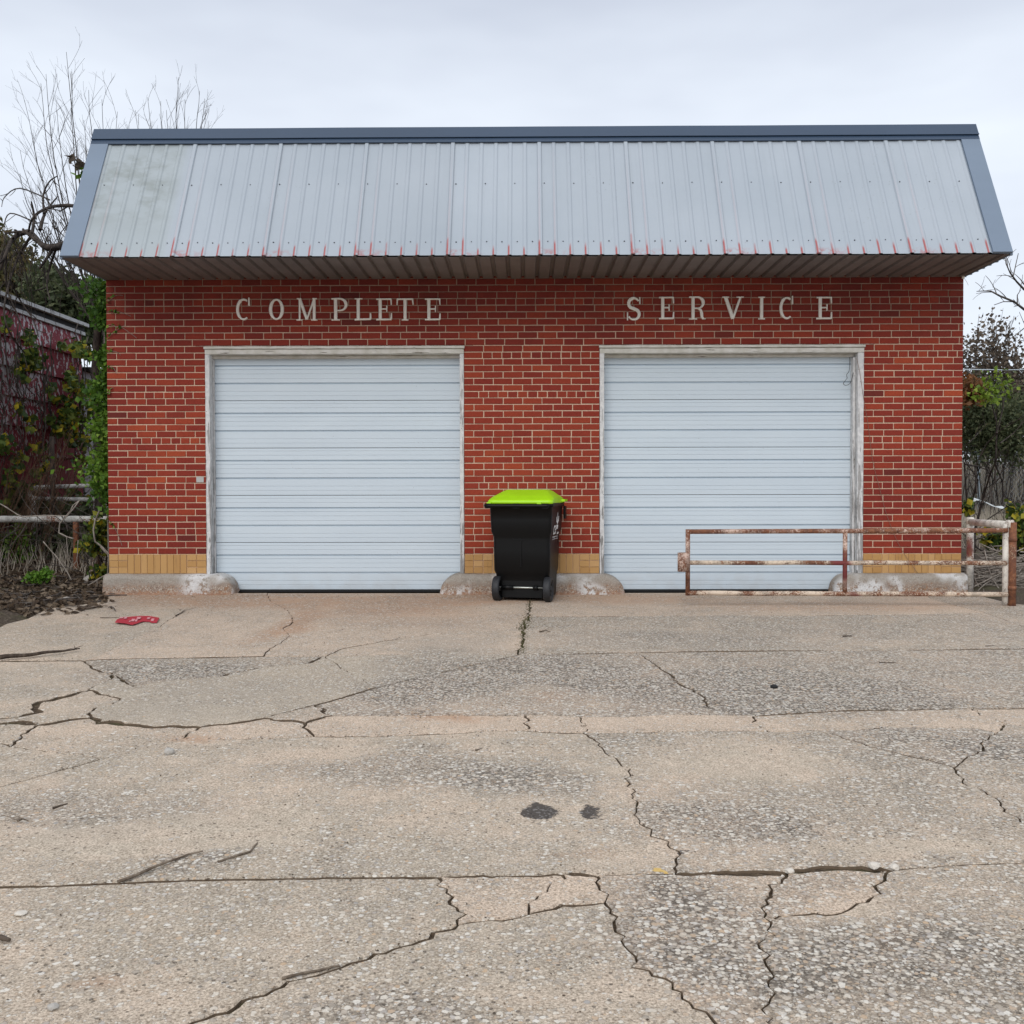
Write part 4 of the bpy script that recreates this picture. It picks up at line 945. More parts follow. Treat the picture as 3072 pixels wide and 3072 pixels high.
def wheel(x0, sg):
    wo = empty('wheel', (x0, 0.045, 0.122), parent=BIN)
    def lathe(prof, mat, nm, n=36):
        mb = MB(); K = len(prof); vs = []
        for i in range(n):
            a = 2*math.pi*i/n
            for x, r in prof: vs.append((x*sg, r*math.cos(a), r*math.sin(a)))
        mb.add(vs, [(i*K+k, i*K+(k+1) % K, ((i+1) % n)*K+(k+1) % K, ((i+1) % n)*K+k) for i in range(n) for k in range(K)], .5, True); return mb.build(nm, mat, wo)
    lathe([(-.030,.088),(-.036,.100),(-.034,.117),(-.022,.122),(.022,.122),(.034,.117),(.036,.100),(.030,.088)], m_tyre, 'tyre')
    lathe([(-.022,.070),(-.028,.090),(.028,.090),(.030,.084),(.022,.070)], m_tyre, 'rim')
    lathe([(-.030,.001),(-.030,.026),(.034,.026),(.038,.018),(.038,.001)], m_tyre, 'hub')
    for k in range(5):
        a = 2*math.pi*k/5+.3; mb = MB(); d = Vector((0, math.cos(a), math.sin(a))); e = Vector((0, -math.sin(a), math.cos(a))); vs = []
        for rr_, w_ in ((.02, .014), (.078, .020)):
            for s1, s2 in ((-1, -1), (1, -1), (1, 1), (-1, 1)): vs.append(d*rr_+e*(w_*s1)+Vector((sg*(.008+.014*s2), 0, 0)))
        mb.add(vs, [(0,1,2,3),(7,6,5,4),(0,4,5,1),(1,5,6,2),(2,6,7,3),(3,7,4,0)]); mb.build('spoke', m_tyre, wo)
wheel(-.247, -1); wheel(.262, 1)
mb = MB(); mb.tube([(-.245, .028, .135), (.262, .028, .135)], .0085, 10); mb.build('axle', m_axle, BIN)
for xa_, xb_ in ((-.205, -.085), (.115, .165)):
    mb = MB(); mb.tube([(xa_, .028, .135), (xb_, .028, .135)], .022, 10); mb.build('axle_sleeve', m_bin, BIN)
# printed mark on the side: a leafed shoot over the letters GFL and a line of small print
def side_pt(y, z):
    # body side surface, interpolated between the sections
    for i in range(len(secs)-1):
        if secs[i][0] <= z <= secs[i+1][0]:
            t = (z-secs[i][0])/(secs[i+1][0]-secs[i][0]+1e-9); return secs[i][1]+(secs[i+1][1]-secs[i][1])*t
    return secs[-1][1]
pr = MB()
def stroke(pts, w_):
    P = [Vector((0, y, z)) for y, z in pts]
    for i in range(len(P)-1):
        t = (P[i+1]-P[i]).normalized(); nr = Vector((0, -t.z, t.y))*w_; a, b = P[i]-t*w_*.6, P[i+1]+t*w_*.6
        vs = []
        for q in (a-nr, a+nr, b+nr, b-nr): vs.append((side_pt(q.y, q.z)+0.0032+random.random()*.0006, q.y, q.z))
        pr.add(vs, [(0, 1, 2, 3)])
y0 = .13; s_ = .050; zb_ = .660; H = .076
stroke([(y0+s_*math.cos(R(a))*1.0+.03, zb_+H*.5+H*.5*math.sin(R(a))) for a in range(50, 330, 25)], .010); stroke([(y0+.105-.02, zb_+.015), (y0+.085, zb_+.045), (y0+.055, zb_+.045)], .009)
yf = y0+.110; stroke([(yf, zb_), (yf, zb_+H), (yf+.062, zb_+H)], .011); stroke([(yf, zb_+.055), (yf+.05, zb_+.055)], .009)
yl = y0+.195; stroke([(yl, zb_+H), (yl, zb_), (yl+.07, zb_)], .011)
ys_ = y0+.145; zt_ = zb_+H+.02
stroke([(ys_, zt_), (ys_+.01, zt_+.03), (ys_+.008, zt_+.105)], .010); stroke([(ys_, zt_+.01), (ys_-.035, zt_+.03), (ys_-.04, zt_+.062)], .013); stroke([(ys_+.01, zt_+.012), (ys_+.055, zt_+.035), (ys_+.06, zt_+.066)], .013)
for k in range(26):
    if k in (7, 16): continue
    yk = y0-.005+k*.0105; stroke([(yk, zb_-.035), (yk+.004, zb_-.028)], .0032); stroke([(yk, zb_-.055), (yk+.004, zb_-.050)], .0028)
pr.build('side_print', m_white, BIN, kind='stuff', label='white GFL letters under a sprouting leaf mark on the side of the bin')

# ================================================================== rusty pipe gate and rails
m_g1 = mat_rust('gate_rust_red', (0.60, 0.44, 0.36), 0.64, 0.05); m_g2 = mat_rust('gate_rust_cream', (0.66, 0.54, 0.42), 0.50, 0.0); m_g3 = mat_rust('post_white_pipe', (0.70, 0.65, 0.58), 0.34, 0.0)
m_g4 = mat_rust('post_heavy_rust', (0.50, 0.38, 0.26), 0.85, 0.1); m_g5 = mat_rust('rail_mossy_white', (0.58, 0.58, 0.54), 0.42, 0.0)
def wob(a, b, n=12, amp=.004, sd=1.0):
    a, b = Vector(a), Vector(b); return [a+(b-a)*(i/n)+Vector((0, amp*noise.noise(Vector((i*.7, sd, 1))), amp*noise.noise(Vector((i*.6, sd, 5)))))*(1 if 0 < i < n else 0) for i in range(n+1)]
YG = -0.95
gp = lambda px, py: at_y(px, py, YG)
gl = gp(2063.5, 1595); gr_ = gp(3022, 1591); gm = gp(2063.5, 1688); gb = gp(2063.5, 1779); gb2 = gp(3022, 1783); gm2 = gp(3020, 1689)
gate = empty('pipe_gate', (gr_.x, YG, 0), 0, 'rusty three rail pipe gate swung shut across the right garage door', 'gate')
def gpart(name, pts, rad, mat, k=12, **kw):
    mb = MB(); mb.tube([Vector(p)-Vector((gr_.x, YG, 0)) for p in pts], rad, k); return mb.build(name, mat, gate, **kw)
rp = .0225
gpart('rail', wob(gl, gr_, sd=1), rp, m_g1); gpart('rail', wob(gm, gm2, sd=2), rp*.95, m_g2); gpart('rail', wob(gb, gb2, sd=3), rp, m_g2)
gpart('upright', [(gl.x, YG-.001, gl.z+rp), (gl.x, YG-.001, gb.z-rp)], rp*.98, m_g1); xm = gp(2535, 1688).x; gpart('upright', [(xm, YG+.001, gl.z), (xm, YG+.001, gb.z)], rp*.98, m_g1)
c0 = gp(2050.5, 1658); c1 = gp(2050.5, 1714); gpart('latch_sleeve', [(c0.x, YG-.005, c0.z), (c1.x, YG-.005, c1.z)], .057, m_g1, 20)
fence_r = empty('pipe_barrier', (gr_.x+.02, YG, 0), 0, 'short white and rusty pipe rail on two posts beside the right corner of the building', 'railing')
def fpart(name, pts, rad, mat, par, org, k=14):
    mb = MB(); mb.tube([Vector(p)-Vector(org) for p in pts], rad, k); return mb.build(name, mat, par)
og = (gr_.x+.02, YG, 0); np_ = at_y(3033, 1700, YG)
fpart('post', [(np_.x+.012, YG+.0, .76), (np_.x+.012, YG, gz(YG)-.1)], .035, m_g4, fence_r, og); fpart('post', [(np_.x-.036, YG+.03, .745), (np_.x-.036, YG+.03, gz(YG)-.05)], .030, m_g3, fence_r, og)
fb = at_y(2911, 1566, 0.05); fpart('post', [(fb.x, 0.05, fb.z+.015), (fb.x, 0.05, -.06)], .036, m_g3, fence_r, og)
fpart('top_rail', [(fb.x, .06, fb.z+.0), (np_.x-.01, YG+.02, .735)], .036, m_g3, fence_r, og)
for p_ in ((fb.x, .05, fb.z+.03), (np_.x-.005, YG+.02, .762)): fpart('elbow', [Vector(p_)+Vector((0, 0, -.05)), Vector(p_), Vector(p_)+Vector((.0, -.0, .02))], [.041, .041, .030], m_g3, fence_r, og)
for z_ in (.62, .16): fpart('hinge_collar', [(np_.x+.012, YG, z_), (np_.x+.012, YG, z_-.04)], .039, m_g4, fence_r, og)
# left rail
YL = 1.9; la = at_y(-420, 1557, YL); lb = at_y(332, 1558, YL); fl = empty('pipe_rail_fence', (la.x, YL, 0), 0, 'long weathered white pipe rail on rusty posts along the left side of the building', 'railing')
ol = (la.x, YL, 0); fpart('top_rail', wob(la, (lb.x, YL, lb.z), 20, .012, 4), .042, m_g5, fl, ol)
for px in (228, -150): q = at_y(px, 1560, YL); fpart('post', wob((q.x, YL, q.z-.02), (q.x, YL, -.05), 6, .008, px), .037, m_g4, fl, ol)
q = at_y(322, 1600, 1.5); st = MB(); st.tube(wob((q.x-.02, 1.2, .45), (q.x-.02, 1.2, -.1), 5, .01, 3), .05, 10); tag(st.build('timber_post', M_['steel']), 'dark rotten stump of a post at the left corner of the building', 'post')

# ================================================================== small things on the lot
m_red = mat_plain('faded_red_sheet', (0.42, 0.025, 0.045), 0.55, 0.15, 12); m_pale = mat_plain('faded_print', (0.62, 0.28, 0.30), 0.6, 0.1, 30, bump=0)
def gp3(px, py, h=0.0): v = at_ground(px, py); return Vector((v.x, v.y, v.z+h))
ol_ = [(345,1871),(352,1864),(372,1858),(420,1854),(448,1853),(478,1857),(474,1864),(470,1869),(455,1869),(448,1866),(430,1866),(398,1877),(372,1873)]
o0 = gp3(410, 1866)
top = [gp3(x, y)-o0 for x, y in ol_]; n = len(top)
def wz_(p): return 0.009+0.005*math.sin((p.x+.3)*9)+(0.006 if p.y > 0 else 0)
vs = [(p.x, p.y, p.z+wz_(p)) for p in top]+[(p.x, p.y, p.z+wz_(p)-.004) for p in top]
mb = MB(); mb.add(vs, [tuple(range(n))[::-1], tuple(range(n, 2*n))]+[(i, (i+1) % n, n+(i+1) % n, n+i) for i in range(n)])
scrap = mb.build('sign_scrap', m_red, label='torn scrap of red sign sheet with faded pale letters lying on the concrete', cat='scrap'); scrap.location = o0
fr = MB()
for x0_, x1_, y0_, y1_ in ((357,369,1859,1863),(371,381,1858,1864),(393,404,1864,1869),(409,422,1858,1864),(404,412,1865,1869),(440,450,1858,1863),(452,462,1861,1866),(386,392,1867,1871)):
    c = [gp3(x0_, y1_)-o0, gp3(x1_-2, y1_)-o0, gp3(x1_+2, y0_)-o0, gp3(x0_+3, y0_)-o0]; fr.add([(p.x, p.y, p.z+wz_(p)+.0035) for p in c], [(0, 1, 2, 3)])
fr.build('faded_letters', m_pale, scrap, kind='stuff')
m_stick = mat_bark('stick_bark', (0.10, 0.075, 0.055), (0.23, 0.185, 0.14)); m_dark = mat_bark('dark_stick_bark', (0.045, 0.032, 0.024), (0.11, 0.085, 0.065))
def stick(pts, r0, r1, label, mat=None, lift=.006, name='fallen_stick', twigs=0):
    P = [gp3(*p) for p in pts]; full = []
    for i in range(len(P)-1):
        for j in range(5): full.append(P[i].lerp(P[i+1], j/5))
    full.append(P[-1]); o = full[0].copy(); L_ = len(full)
    r0 *= .62; r1 *= .55
    full = [p-o+Vector((0, 0, lift*.4+r0+.006*noise.noise(p*9)))+Vector((.010*noise.noise(p*11), .010*noise.noise(p*12+Vector((3, 3, 3))), 0)) for p in full]
    mb = MB(); mb.tube(full, [r0+(r1-r0)*i/(L_-1) for i in range(L_)], 8)
    for k in range(twigs):
        i = random.randrange(1, L_-1); d = Vector((random.uniform(-1, 1), random.uniform(-1, 1), .15)).normalized()*random.uniform(.05, .14); mb.tube([full[i], full[i]+d*.5, full[i]+d], [r1*.7, r1*.5, r1*.2], 5)
    ob = mb.build(name, mat or m_stick); ob.location = o
    return tag(ob, label, 'stick', 'sticks lying on the concrete')
stick([(655,2592),(700,2578),(745,2560),(776,2533)], .0085, .005, 'short curved dark stick lying alone on the pitted concrete in the left foreground')
stick([(355,2653),(440,2620),(510,2592),(560,2570),(612,2560)], .010, .005, 'long thin stick reaching up from the level joint in the left foreground')
stick([(845,2939),(930,2921),(1005,2902),(1024,2906)], .007, .005, 'straight grey stick lying in the diagonal crack in the foreground', lift=.0)
stick([(0,1981),(90,1972),(180,1962),(240,1953)], .028, .008, 'dark broken branch lying along the joint at the left edge of the lot', m_dark, twigs=4)
stick([(235,1824),(262,1830),(290,1826),(302,1823)], .020, .010, 'short black rotten branch with stubs on the edge of the concrete near the leaf litter', m_dark, twigs=6)
stick([(300,1856),(345,1854),(372,1854)], .006, .003, 'straight thin twig pointing at the red sign scrap')
stick([(0,2792+30),(28,2832)], .014, .010, 'stub of dark wood at the left edge of the foreground', m_dark)
stick([(55,2468),(70,2462),(84,2468)], .007, .003, 'small bent twig with a dry leaf on the left of the lot', twigs=5)
stick([(162,2432),(185,2423),(203,2418)], .009, .005, 'small dark twig lying just behind the bent twig on the left', m_dark)
stick([(1424,2253),(1445,2247)], .006, .003, 'tiny pale twig in the middle of the lot just below the narrow strip')
stick([(2640,1990),(2660,1991),(2685,1989)], .006, .004, 'thin dark twig on the grey slab in front of the gate', m_dark)
stick([(2958,1941),(2980,1939),(2988,1940)], .006, .004, 'thin twig by the level joint at the right of the lot', m_dark)
stick([(1618,1898),(1636,1893),(1652,1898)], .009, .004, 'curled dead leaf stalk right of the grassy crack by the bin', twigs=3)
stick([(2528,1912),(2545,1909),(2556,1911)], .008, .004, 'small crumb of bark on the stained slab in front of the gate', m_dark, twigs=2)
stick([(528,1850),(540,1843),(556,1831)], .010, .004, 'brown twig lying beside the diagonal crack right of the red scrap', m_dark, twigs=3)
mb = MB(); c = gp3(2322, 2063, .0); mb.tube([(0, 0, 0.0), (0, 0, .012), (0, 0, .02)], [.022, .024, .010], 14); ob = mb.build('pipe_stub', M_['rubber'], label='small round black pipe stub set in the gravelly slab', cat='pipe'); ob.location = c
def rock(px, py, r, label, mat, flat=.6):
    bm = bmesh.new(); bmesh.ops.create_icosphere(bm, subdivisions=2, radius=r)
    for v in bm.verts: v.co *= 1+.35*noise.noise(v.co*(1.3/r)+Vector((px, py, 0))); v.co.z *= flat
    me = bpy.data.meshes.new('pebble'); bm.to_mesh(me); bm.free(); at = me.attributes.new('rnd', 'FLOAT', 'POINT'); me.materials.append(mat); o = bpy.data.objects.new('pebble', me); COL.objects.link(o); o.location = gp3(px, py, r*flat*.5); o.rotation_euler = (0, 0, px)
    return tag(o, label, 'stone', 'loose stones on the concrete')
m_ps = mat_plain('pale_stone', (0.60, 0.55, 0.48), 0.8, .15, 40, bump=.4); m_gs = mat_plain('grey_stone', (0.40, 0.375, 0.34), 0.8, .15, 40, bump=.4)
rock(508,2261,.024,'pale grey stone standing proud on the lot left of centre', m_gs, .8); rock(2369,2617,.017,'white pebble wedged in the joint in the right foreground', m_ps); rock(2622,2601,.020,'pale pebble at the right end of the wide gap in the right foreground', m_ps)
rock(2682,2606,.018,'second pale pebble right of the wide gap in the right foreground', m_ps); rock(160,3025,.014,'grey pebble near the bottom left corner', m_gs); rock(62,2742,.019,'flat bluish white stone near the left edge of the foreground', m_ps, .3)
# moss and grass in the crack by the bin, and grit in the cracks
m_moss = mat_leaf('crack_moss', [(0.05, 0.055, 0.02), (0.10, 0.095, 0.035), (0.15, 0.13, 0.06)])
mb = MB()
for px0, py0, px1, py1, nn, w_ in ((1592,1800,1586,1850,260,.022),(1586,1850,1572,1888,420,.030),(1572,1888,1566,1960,260,.018)):
    for k in range(nn):
        t = random.random(); b_ = gp3(px0+(px1-px0)*t, py0+(py1-py0)*t)+Vector((random.gauss(0, w_), random.gauss(0, .02), -.012)); a = random.uniform(0, 6.3); h_ = random.uniform(.010, .024)
        d = Vector((math.cos(a), math.sin(a), 0))*.006; mb.add([b_-d, b_+d, b_+Vector((random.gauss(0, .012), random.gauss(0, .012), h_))], [(0, 1, 2)])
tag(mb.build('crack_moss', m_moss), 'low moss growing in the crack in front of the bin', 'moss', kind='stuff')
# loose wires by the right door
m_wire = mat_plain('black_wire', (0.02, 0.02, 0.022), 0.5); m_wire2 = mat_plain('brown_cord', (0.22, 0.12, 0.09), 0.7)
def wire(pts, Y, r, mat, label, sub=6):
    P = [at_y(x, y, Y) for x, y in pts]; Q = []
    for i in range(len(P)-1):
        p0, p1, p2, p3 = P[max(i-1, 0)], P[i], P[i+1], P[min(i+2, len(P)-1)]
        for j in range(sub):
            t = j/sub; Q.append(.5*((2*p1)+(p2-p0)*t+(2*p0-5*p1+4*p2-p3)*t*t+(3*p1-p0-3*p2+p3)*t**3))
    Q.append(P[-1]); mb = MB(); o = Q[0].copy(); mb.tube([q-o for q in Q], r, 5); ob = mb.build('hanging_wire', mat); ob.location = o
    return tag(ob, label, 'wire')
wire([(2570,1075),(2580,1120),(2590,1190),(2605,1280),(2618,1380),(2640,1470),(2662,1550),(2700,1640),(2752,1718)], -.025, .0022, m_wire2, 'thin brown cord hanging from the right door frame down across the brick pier')
wire([(2549,1072),(2548,1110),(2540,1124),(2541,1135),(2530,1150),(2538,1156),(2550,1150),(2556,1135),(2560,1118)], .055, .0028, m_wire, 'small loop of black wire hanging at the top right of the right garage door')

# grit, leaf crumbs and small stones, thickest along the cracks
m_grit = mat_leaf('grit', [(0.055, 0.040, 0.028), (0.12, 0.085, 0.055), (0.22, 0.165, 0.115), (0.34, 0.29, 0.23), (0.09, 0.065, 0.045)])
mb = MB()
def bit(x, y, s_):
    if y < -CD+1.2 or x < -4 or x > 13: return
    z = gz(y)+.001; a = random.uniform(0, 6.28); c_, d_ = math.cos(a)*s_, math.sin(a)*s_; k_ = random.uniform(.3, .9); h_ = s_*random.uniform(.25, .8)
    mb.add([(x+c_, y+d_, z), (x-d_*k_, y+c_*k_, z), (x-c_, y-d_, z), (x+d_*k_, y-c_*k_, z), (x+random.uniform(-.3, .3)*s_, y+random.uniform(-.3, .3)*s_, z+h_)], [(0, 1, 4), (1, 2, 4), (2, 3, 4), (3, 0, 4)])
for a_, P, b_, Wd in edges[:len(ED)]:
    for i in range(len(P)-1):
        dist = (P[i]-Vector((CX, -CD))).length
        if dist > 12: continue
        den = 1.0 if noise.noise(Vector((P[i].x*1.3, P[i].y*1.3, 2))) > -.05 else .25
        for _ in range(int((P[i+1]-P[i]).length*46*den*min(1.5, Wd[i]/.012)+random.random())):
            t = random.random(); q_ = P[i].lerp(P[i+1], t); bit(q_.x+random.gauss(0, .006+Wd[i]*.75), q_.y+random.gauss(0, .006+Wd[i]*.75), random.uniform(.0015, .0055)*(1+dist*.05))
for _ in range(2600):
    y_ = -CD+1.6+9.0*random.random()**1.4; x_ = CX+random.uniform(-.62, .62)*(y_+CD+.5)
    bit(x_, y_, random.uniform(.0015, .0045)*(1+(y_+CD)*.10))
for _ in range(500):
    bit(random.uniform(0, W), -random.uniform(.13, .4)**1.0, random.uniform(.003, .008))
tag(mb.build('grit', m_grit), 'brown grit and leaf crumbs scattered on the lot and packed along its cracks', 'grit', kind='stuff')
# ================================================================== vegetation helpers
def rnd_unit(): 
    v = Vector((random.gauss(0, 1), random.gauss(0, 1), random.gauss(0, 1))); return v.normalized()
def leaves(mb, centers, size, r_fn=None, flat=0.0, long=1.6, cup=True):
    """centers: list of points; adds one small folded leaf of two triangles at each"""
    for c in centers:
        c = Vector(c); s_ = size*random.uniform(.6, 1.35); d = rnd_unit(); d.z *= (1-flat); d.normalize()
        u = d.cross(rnd_unit()); 
        if u.length < .05: continue
        u.normalize(); nrm = d.cross(u); w_ = s_*.5; L = s_*long*.5
        vs = [c-d*L, c+u*w_+nrm*(.18*w_), c+d*L, c-u*w_+nrm*(.18*w_)]
        mb.add(vs, [(0, 1, 2), (0, 2, 3)], random.random() if r_fn is None else r_fn(c))
def curve_pts(a, b, bow, n=8):
    a, b = Vector(a), Vector(b); m = (a+b)/2+Vector(bow)
    return [(a*(1-t)+m*t)*(1-t)+(m*(1-t)+b*t)*t for t in [i/n for i in range(n+1)]]
def twiggy(mb, P, r0, r1, depth, spread=.5, every=.30, length=.9, k=4, up=.25, start=.3, shrink=.5):
    """a tapering stem with side twigs that fork again"""
    n = len(P); tot = sum((P[i+1]-P[i]).length for i in range(n-1))
    mb.tube(P, [r0+(r1-r0)*i/(n-1) for i in range(n)], k, caps=False)
    if depth <= 0: return
    cnt = max(1, int(tot*(1-start)/every))
    for j in range(cnt):
        t = start+(1-start)*(j+random.random()*.8)/cnt; i = min(n-2, int(t*(n-1))); p = P[i].lerp(P[i+1], t*(n-1)-i)
        d = (P[i+1]-P[i]).normalized(); side = d.cross(rnd_unit()); 
        if side.length < .1: continue
        side.normalize(); nd = (d+side*spread*random.uniform(.6, 1.3)+Vector((0, 0, up))).normalized()
        L = length*random.uniform(.5, 1.1)*(1-.45*t); r = (r0+(r1-r0)*t)*.6
        q = curve_pts(p, p+nd*L, rnd_unit()*L*.10+Vector((0, 0, .04*L)), 4 if depth > 1 else 3)
        twiggy(mb, q, max(r, r1), r1*.7, depth-1, spread, every*.75, length*shrink, 3, up, .15, shrink)
BARK_G = mat_bark('grey_bark', (0.055, 0.047, 0.042), (0.14, 0.12, 0.105)); BARK_D = mat_bark('dark_bark', (0.025, 0.020, 0.018), (0.075, 0.06, 0.05)); BARK_P = mat_bark('pale_twig_bark', (0.17, 0.145, 0.12), (0.34, 0.30, 0.26))
L_CED = mat_leaf('cedar_foliage', [(0.045, 0.052, 0.022), (0.075, 0.078, 0.032), (0.13, 0.11, 0.045), (0.19, 0.135, 0.055), (0.07, 0.085, 0.036)])
L_DK = mat_leaf('dark_evergreen', [(0.045, 0.060, 0.030), (0.070, 0.090, 0.042), (0.10, 0.12, 0.055), (0.14, 0.15, 0.075)])
L_IVY = mat_leaf('ivy_leaf', [(0.035, 0.085, 0.012), (0.075, 0.155, 0.018), (0.13, 0.24, 0.025), (0.24, 0.34, 0.06)])
L_VINE = mat_leaf('vine_leaf', [(0.030, 0.062, 0.018), (0.060, 0.11, 0.025), (0.11, 0.165, 0.03), (0.22, 0.24, 0.035), (0.50, 0.40, 0.03)])
L_BRN = mat_leaf('dry_leaf', [(0.07, 0.055, 0.042), (0.125, 0.095, 0.07), (0.19, 0.145, 0.105), (0.12, 0.10, 0.08)])
L_LIT = mat_leaf('leaf_litter', [(0.035, 0.025, 0.018), (0.085, 0.058, 0.038), (0.16, 0.115, 0.075), (0.28, 0.22, 0.16)])
L_GRN = mat_leaf('fresh_green', [(0.05, 0.12, 0.015), (0.10, 0.22, 0.02), (0.17, 0.30, 0.04)])
L_FAR = mat_leaf('far_foliage', [(0.050, 0.048, 0.038), (0.085, 0.075, 0.055), (0.07, 0.075, 0.04), (0.12, 0.10, 0.075)])
def clumps(boxes, n, spread, per):
    """leaf positions gathered in clumps inside ellipsoids (centre, radii)"""
    out_ = []; tot = sum(b[1][0]*b[1][1]*b[1][2] for b in boxes)
    for c, rr in boxes:
        m = int(n*(rr[0]*rr[1]*rr[2])/tot)+1
        for _ in range(m):
            d = rnd_unit()*(random.random()**(1/2.2)); p = Vector((c[0]+d.x*rr[0], c[1]+d.y*rr[1], c[2]+d.z*rr[2]))
            for _ in range(per): out_.append(p+Vector((random.gauss(0, spread), random.gauss(0, spread), random.gauss(0, spread*.8))))
    return out_
def tree(name, label, cat, stems, leafmat=None, leafpts=None, leafsize=.08, bark=BARK_G, group=None, long=1.6, barkname='trunk', crown='crown'):
    o = empty(name, (0, 0, 0), 0, label, cat, group)
    mb = MB(); stems(mb); mb.build(barkname, bark, o)
    if leafmat: m2 = MB(); leaves(m2, leafpts, leafsize, long=long); m2.build(crown, leafmat, o)
    return o

# ------------------------------------------------------------------ left side
# barn of wide boards with peeling red paint
def mat_barn():
    s = NT('peeling_red_paint'); o = s.obj(); y = s.sep(o)[1]; z = s.sep(o)[2]
    n = s.noise(s.mapg(o, (1, 13, 8.5)), 1.0, 4, 0.6); b_ = s.noise(s.mapg(o, (1, .8, .6)), 1, 2)
    v = s.math('ADD', n, s.math('MULTIPLY', b_, 0.55)); v = s.math('ADD', v, s.math('MULTIPLY', s.step(y, 5.4, 6.6), 0.06)); v = s.math('SUBTRACT', v, s.math('MULTIPLY', s.step(z, 1.8, 1.0), 0.12))
    m = s.step(v, 0.825, 0.84)
    red = s.ramp(s.noise(o, 5, 4), [(0.3, (0.18, 0.022, 0.036)), (0.7, (0.28, 0.040, 0.055))]); wh = s.ramp(s.noise(o, 14, 4), [(0.3, (0.42, 0.40, 0.42)), (0.7, (0.66, 0.64, 0.66))])
    c = s.mix(m, red, wh); s.bump(m, 0.4, 0.004); return s.fin(c, 0.8)
m_barn = mat_barn(); m_pale = mat_plain('weathered_pale_sheet', (0.46, 0.47, 0.50), 0.8, .35, 5); m_edge = mat_plain('bleached_eave_metal', (0.50, 0.52, 0.52), 0.6, .3, 9)
BX = -3.0; barn = empty('barn', (BX, 6.3, 0), 0, 'dark red board barn with paint peeling to white behind vines at the left edge', 'barn')
eave = 3.68; y = -1.8; bi = 0
for k in range(9):
    z0 = -0.1+k*0.42; z1 = min(z0+0.44, eave)
    yy = -2.0-(k % 2)*1.1
    while yy < 6.3:
        y1 = min(yy+random.choice((2.4, 2.6, 3.0)), 6.3); mb = MB()
        t0, t1 = BX+0.040+random.uniform(-.004, .004), BX+0.004
        vs = [(BX-.02, yy+.004, z0), (t0, yy+.004, z0), (t1, yy+.004, z1), (BX-.02, yy+.004, z1), (BX-.02, y1-.004, z0), (t0, y1-.004, z0), (t1, y1-.004, z1), (BX-.02, y1-.004, z1)]
        mb.add([(a-BX, b-6.3, c) for a, b, c in vs], [(0, 1, 2, 3), (7, 6, 5, 4), (1, 5, 6, 2), (0, 4, 5, 1), (3, 2, 6, 7), (0, 3, 7, 4)])
        ob = mb.build('board', m_barn, barn); ob.matrix_parent_inverse = Matrix.Identity(4); yy = y1
mb = MB(); mb.box((-6, -8.6, -.1), (-.021, -.02, eave)); mb.build('barn_body', M_['rubber'], barn)
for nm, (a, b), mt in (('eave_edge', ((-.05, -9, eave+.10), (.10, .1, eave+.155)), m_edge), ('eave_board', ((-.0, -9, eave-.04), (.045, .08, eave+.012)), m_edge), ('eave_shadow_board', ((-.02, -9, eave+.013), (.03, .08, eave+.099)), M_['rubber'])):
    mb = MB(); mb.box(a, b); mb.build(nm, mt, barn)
mb = MB(); mb.add([(-.05, -9, eave+.156), (-.05, .1, eave+.156), (-3.4, .1, eave+1.2), (-3.4, -9, eave+1.2), (-.05, -9, eave+.12), (-.05, .1, eave+.12), (-3.4, .1, eave+1.16), (-3.4, -9, eave+1.16)], [(0, 3, 2, 1), (4, 5, 6, 7), (0, 1, 5, 4), (1, 2, 6, 5), (2, 3, 7, 6), (3, 0, 4, 7)]); mb.build('barn_roof', m_edge, barn)
shed = empty('lean_to_shed', (BX, 9.0, 0), 0, 'pale weathered sheet metal shed seen between the red barn and the brick building', 'shed')
for k in range(9):
    mb = MB(); a = -2.6+k*.34; mb.box((-.03, a+.004, 0), (.0+.012*(k % 2), a+.336, 3.05)); mb.build('sheet', m_pale, shed)
mb = MB(); mb.box((-3, -2.6, 0), (-.031, 2, 3.05)); mb.build('shed_body', M_['rubber'], shed); mb = MB(); mb.box((-3, -2.62, 3.06), (.12, 2, 3.12)); mb.build('shed_roof', M_['rubber'], shed)

# fan of bare stems behind the barn and the roof
def fan(base, tips, Y, r0=.045, **kw):
    def f(mb):
        b = at_y(base[0], base[1], Y)
        mb.tube([(b.x, Y, -.1), (b.x+.05, Y, b.z*.5), (b.x, Y, b.z)], [.12, .10, .06], 7, caps=False)
        for (x, y_) in tips:
            t = at_y(x, y_, Y+random.uniform(-1.0, 1.0)); d = t-b
            bow = Vector((d.x*.28, random.uniform(-.3, .3), -.10*abs(d.x)))
            twiggy(mb, [p+Vector((.05*noise.noise(p*1.3), 0, 0)) for p in curve_pts(b, t, bow, 12)], r0*random.uniform(.8, 1.1), .0036, 3, **kw)
    return f
tree('bare_tree', 'tall leafless tree with many fine upright stems rising left of the metal roof', 'tree', fan((318,1010), [(75,300),(120,250),(138,222),(200,156),(216,215),(265,270),(305,298),(170,330),(62,450),(100,400),(250,360),(60,520),(230,420),(352,335),(75,600),(120,560),(300,420)], 9.0, .021, spread=.62, every=.34, length=1.25, up=.22, start=.22), bark=BARK_D)
tree('bare_tree', 'leafless tree whose twig tips show above the left part of the roof ridge', 'tree', fan((520,720), [(405,330),(445,292),(480,303),(500,330),(536,232),(558,300),(600,272),(614,296),(625,362),(380,372)], 11.0, .017, spread=.60, every=.34, length=1.15, up=.25, start=.3), bark=BARK_D)
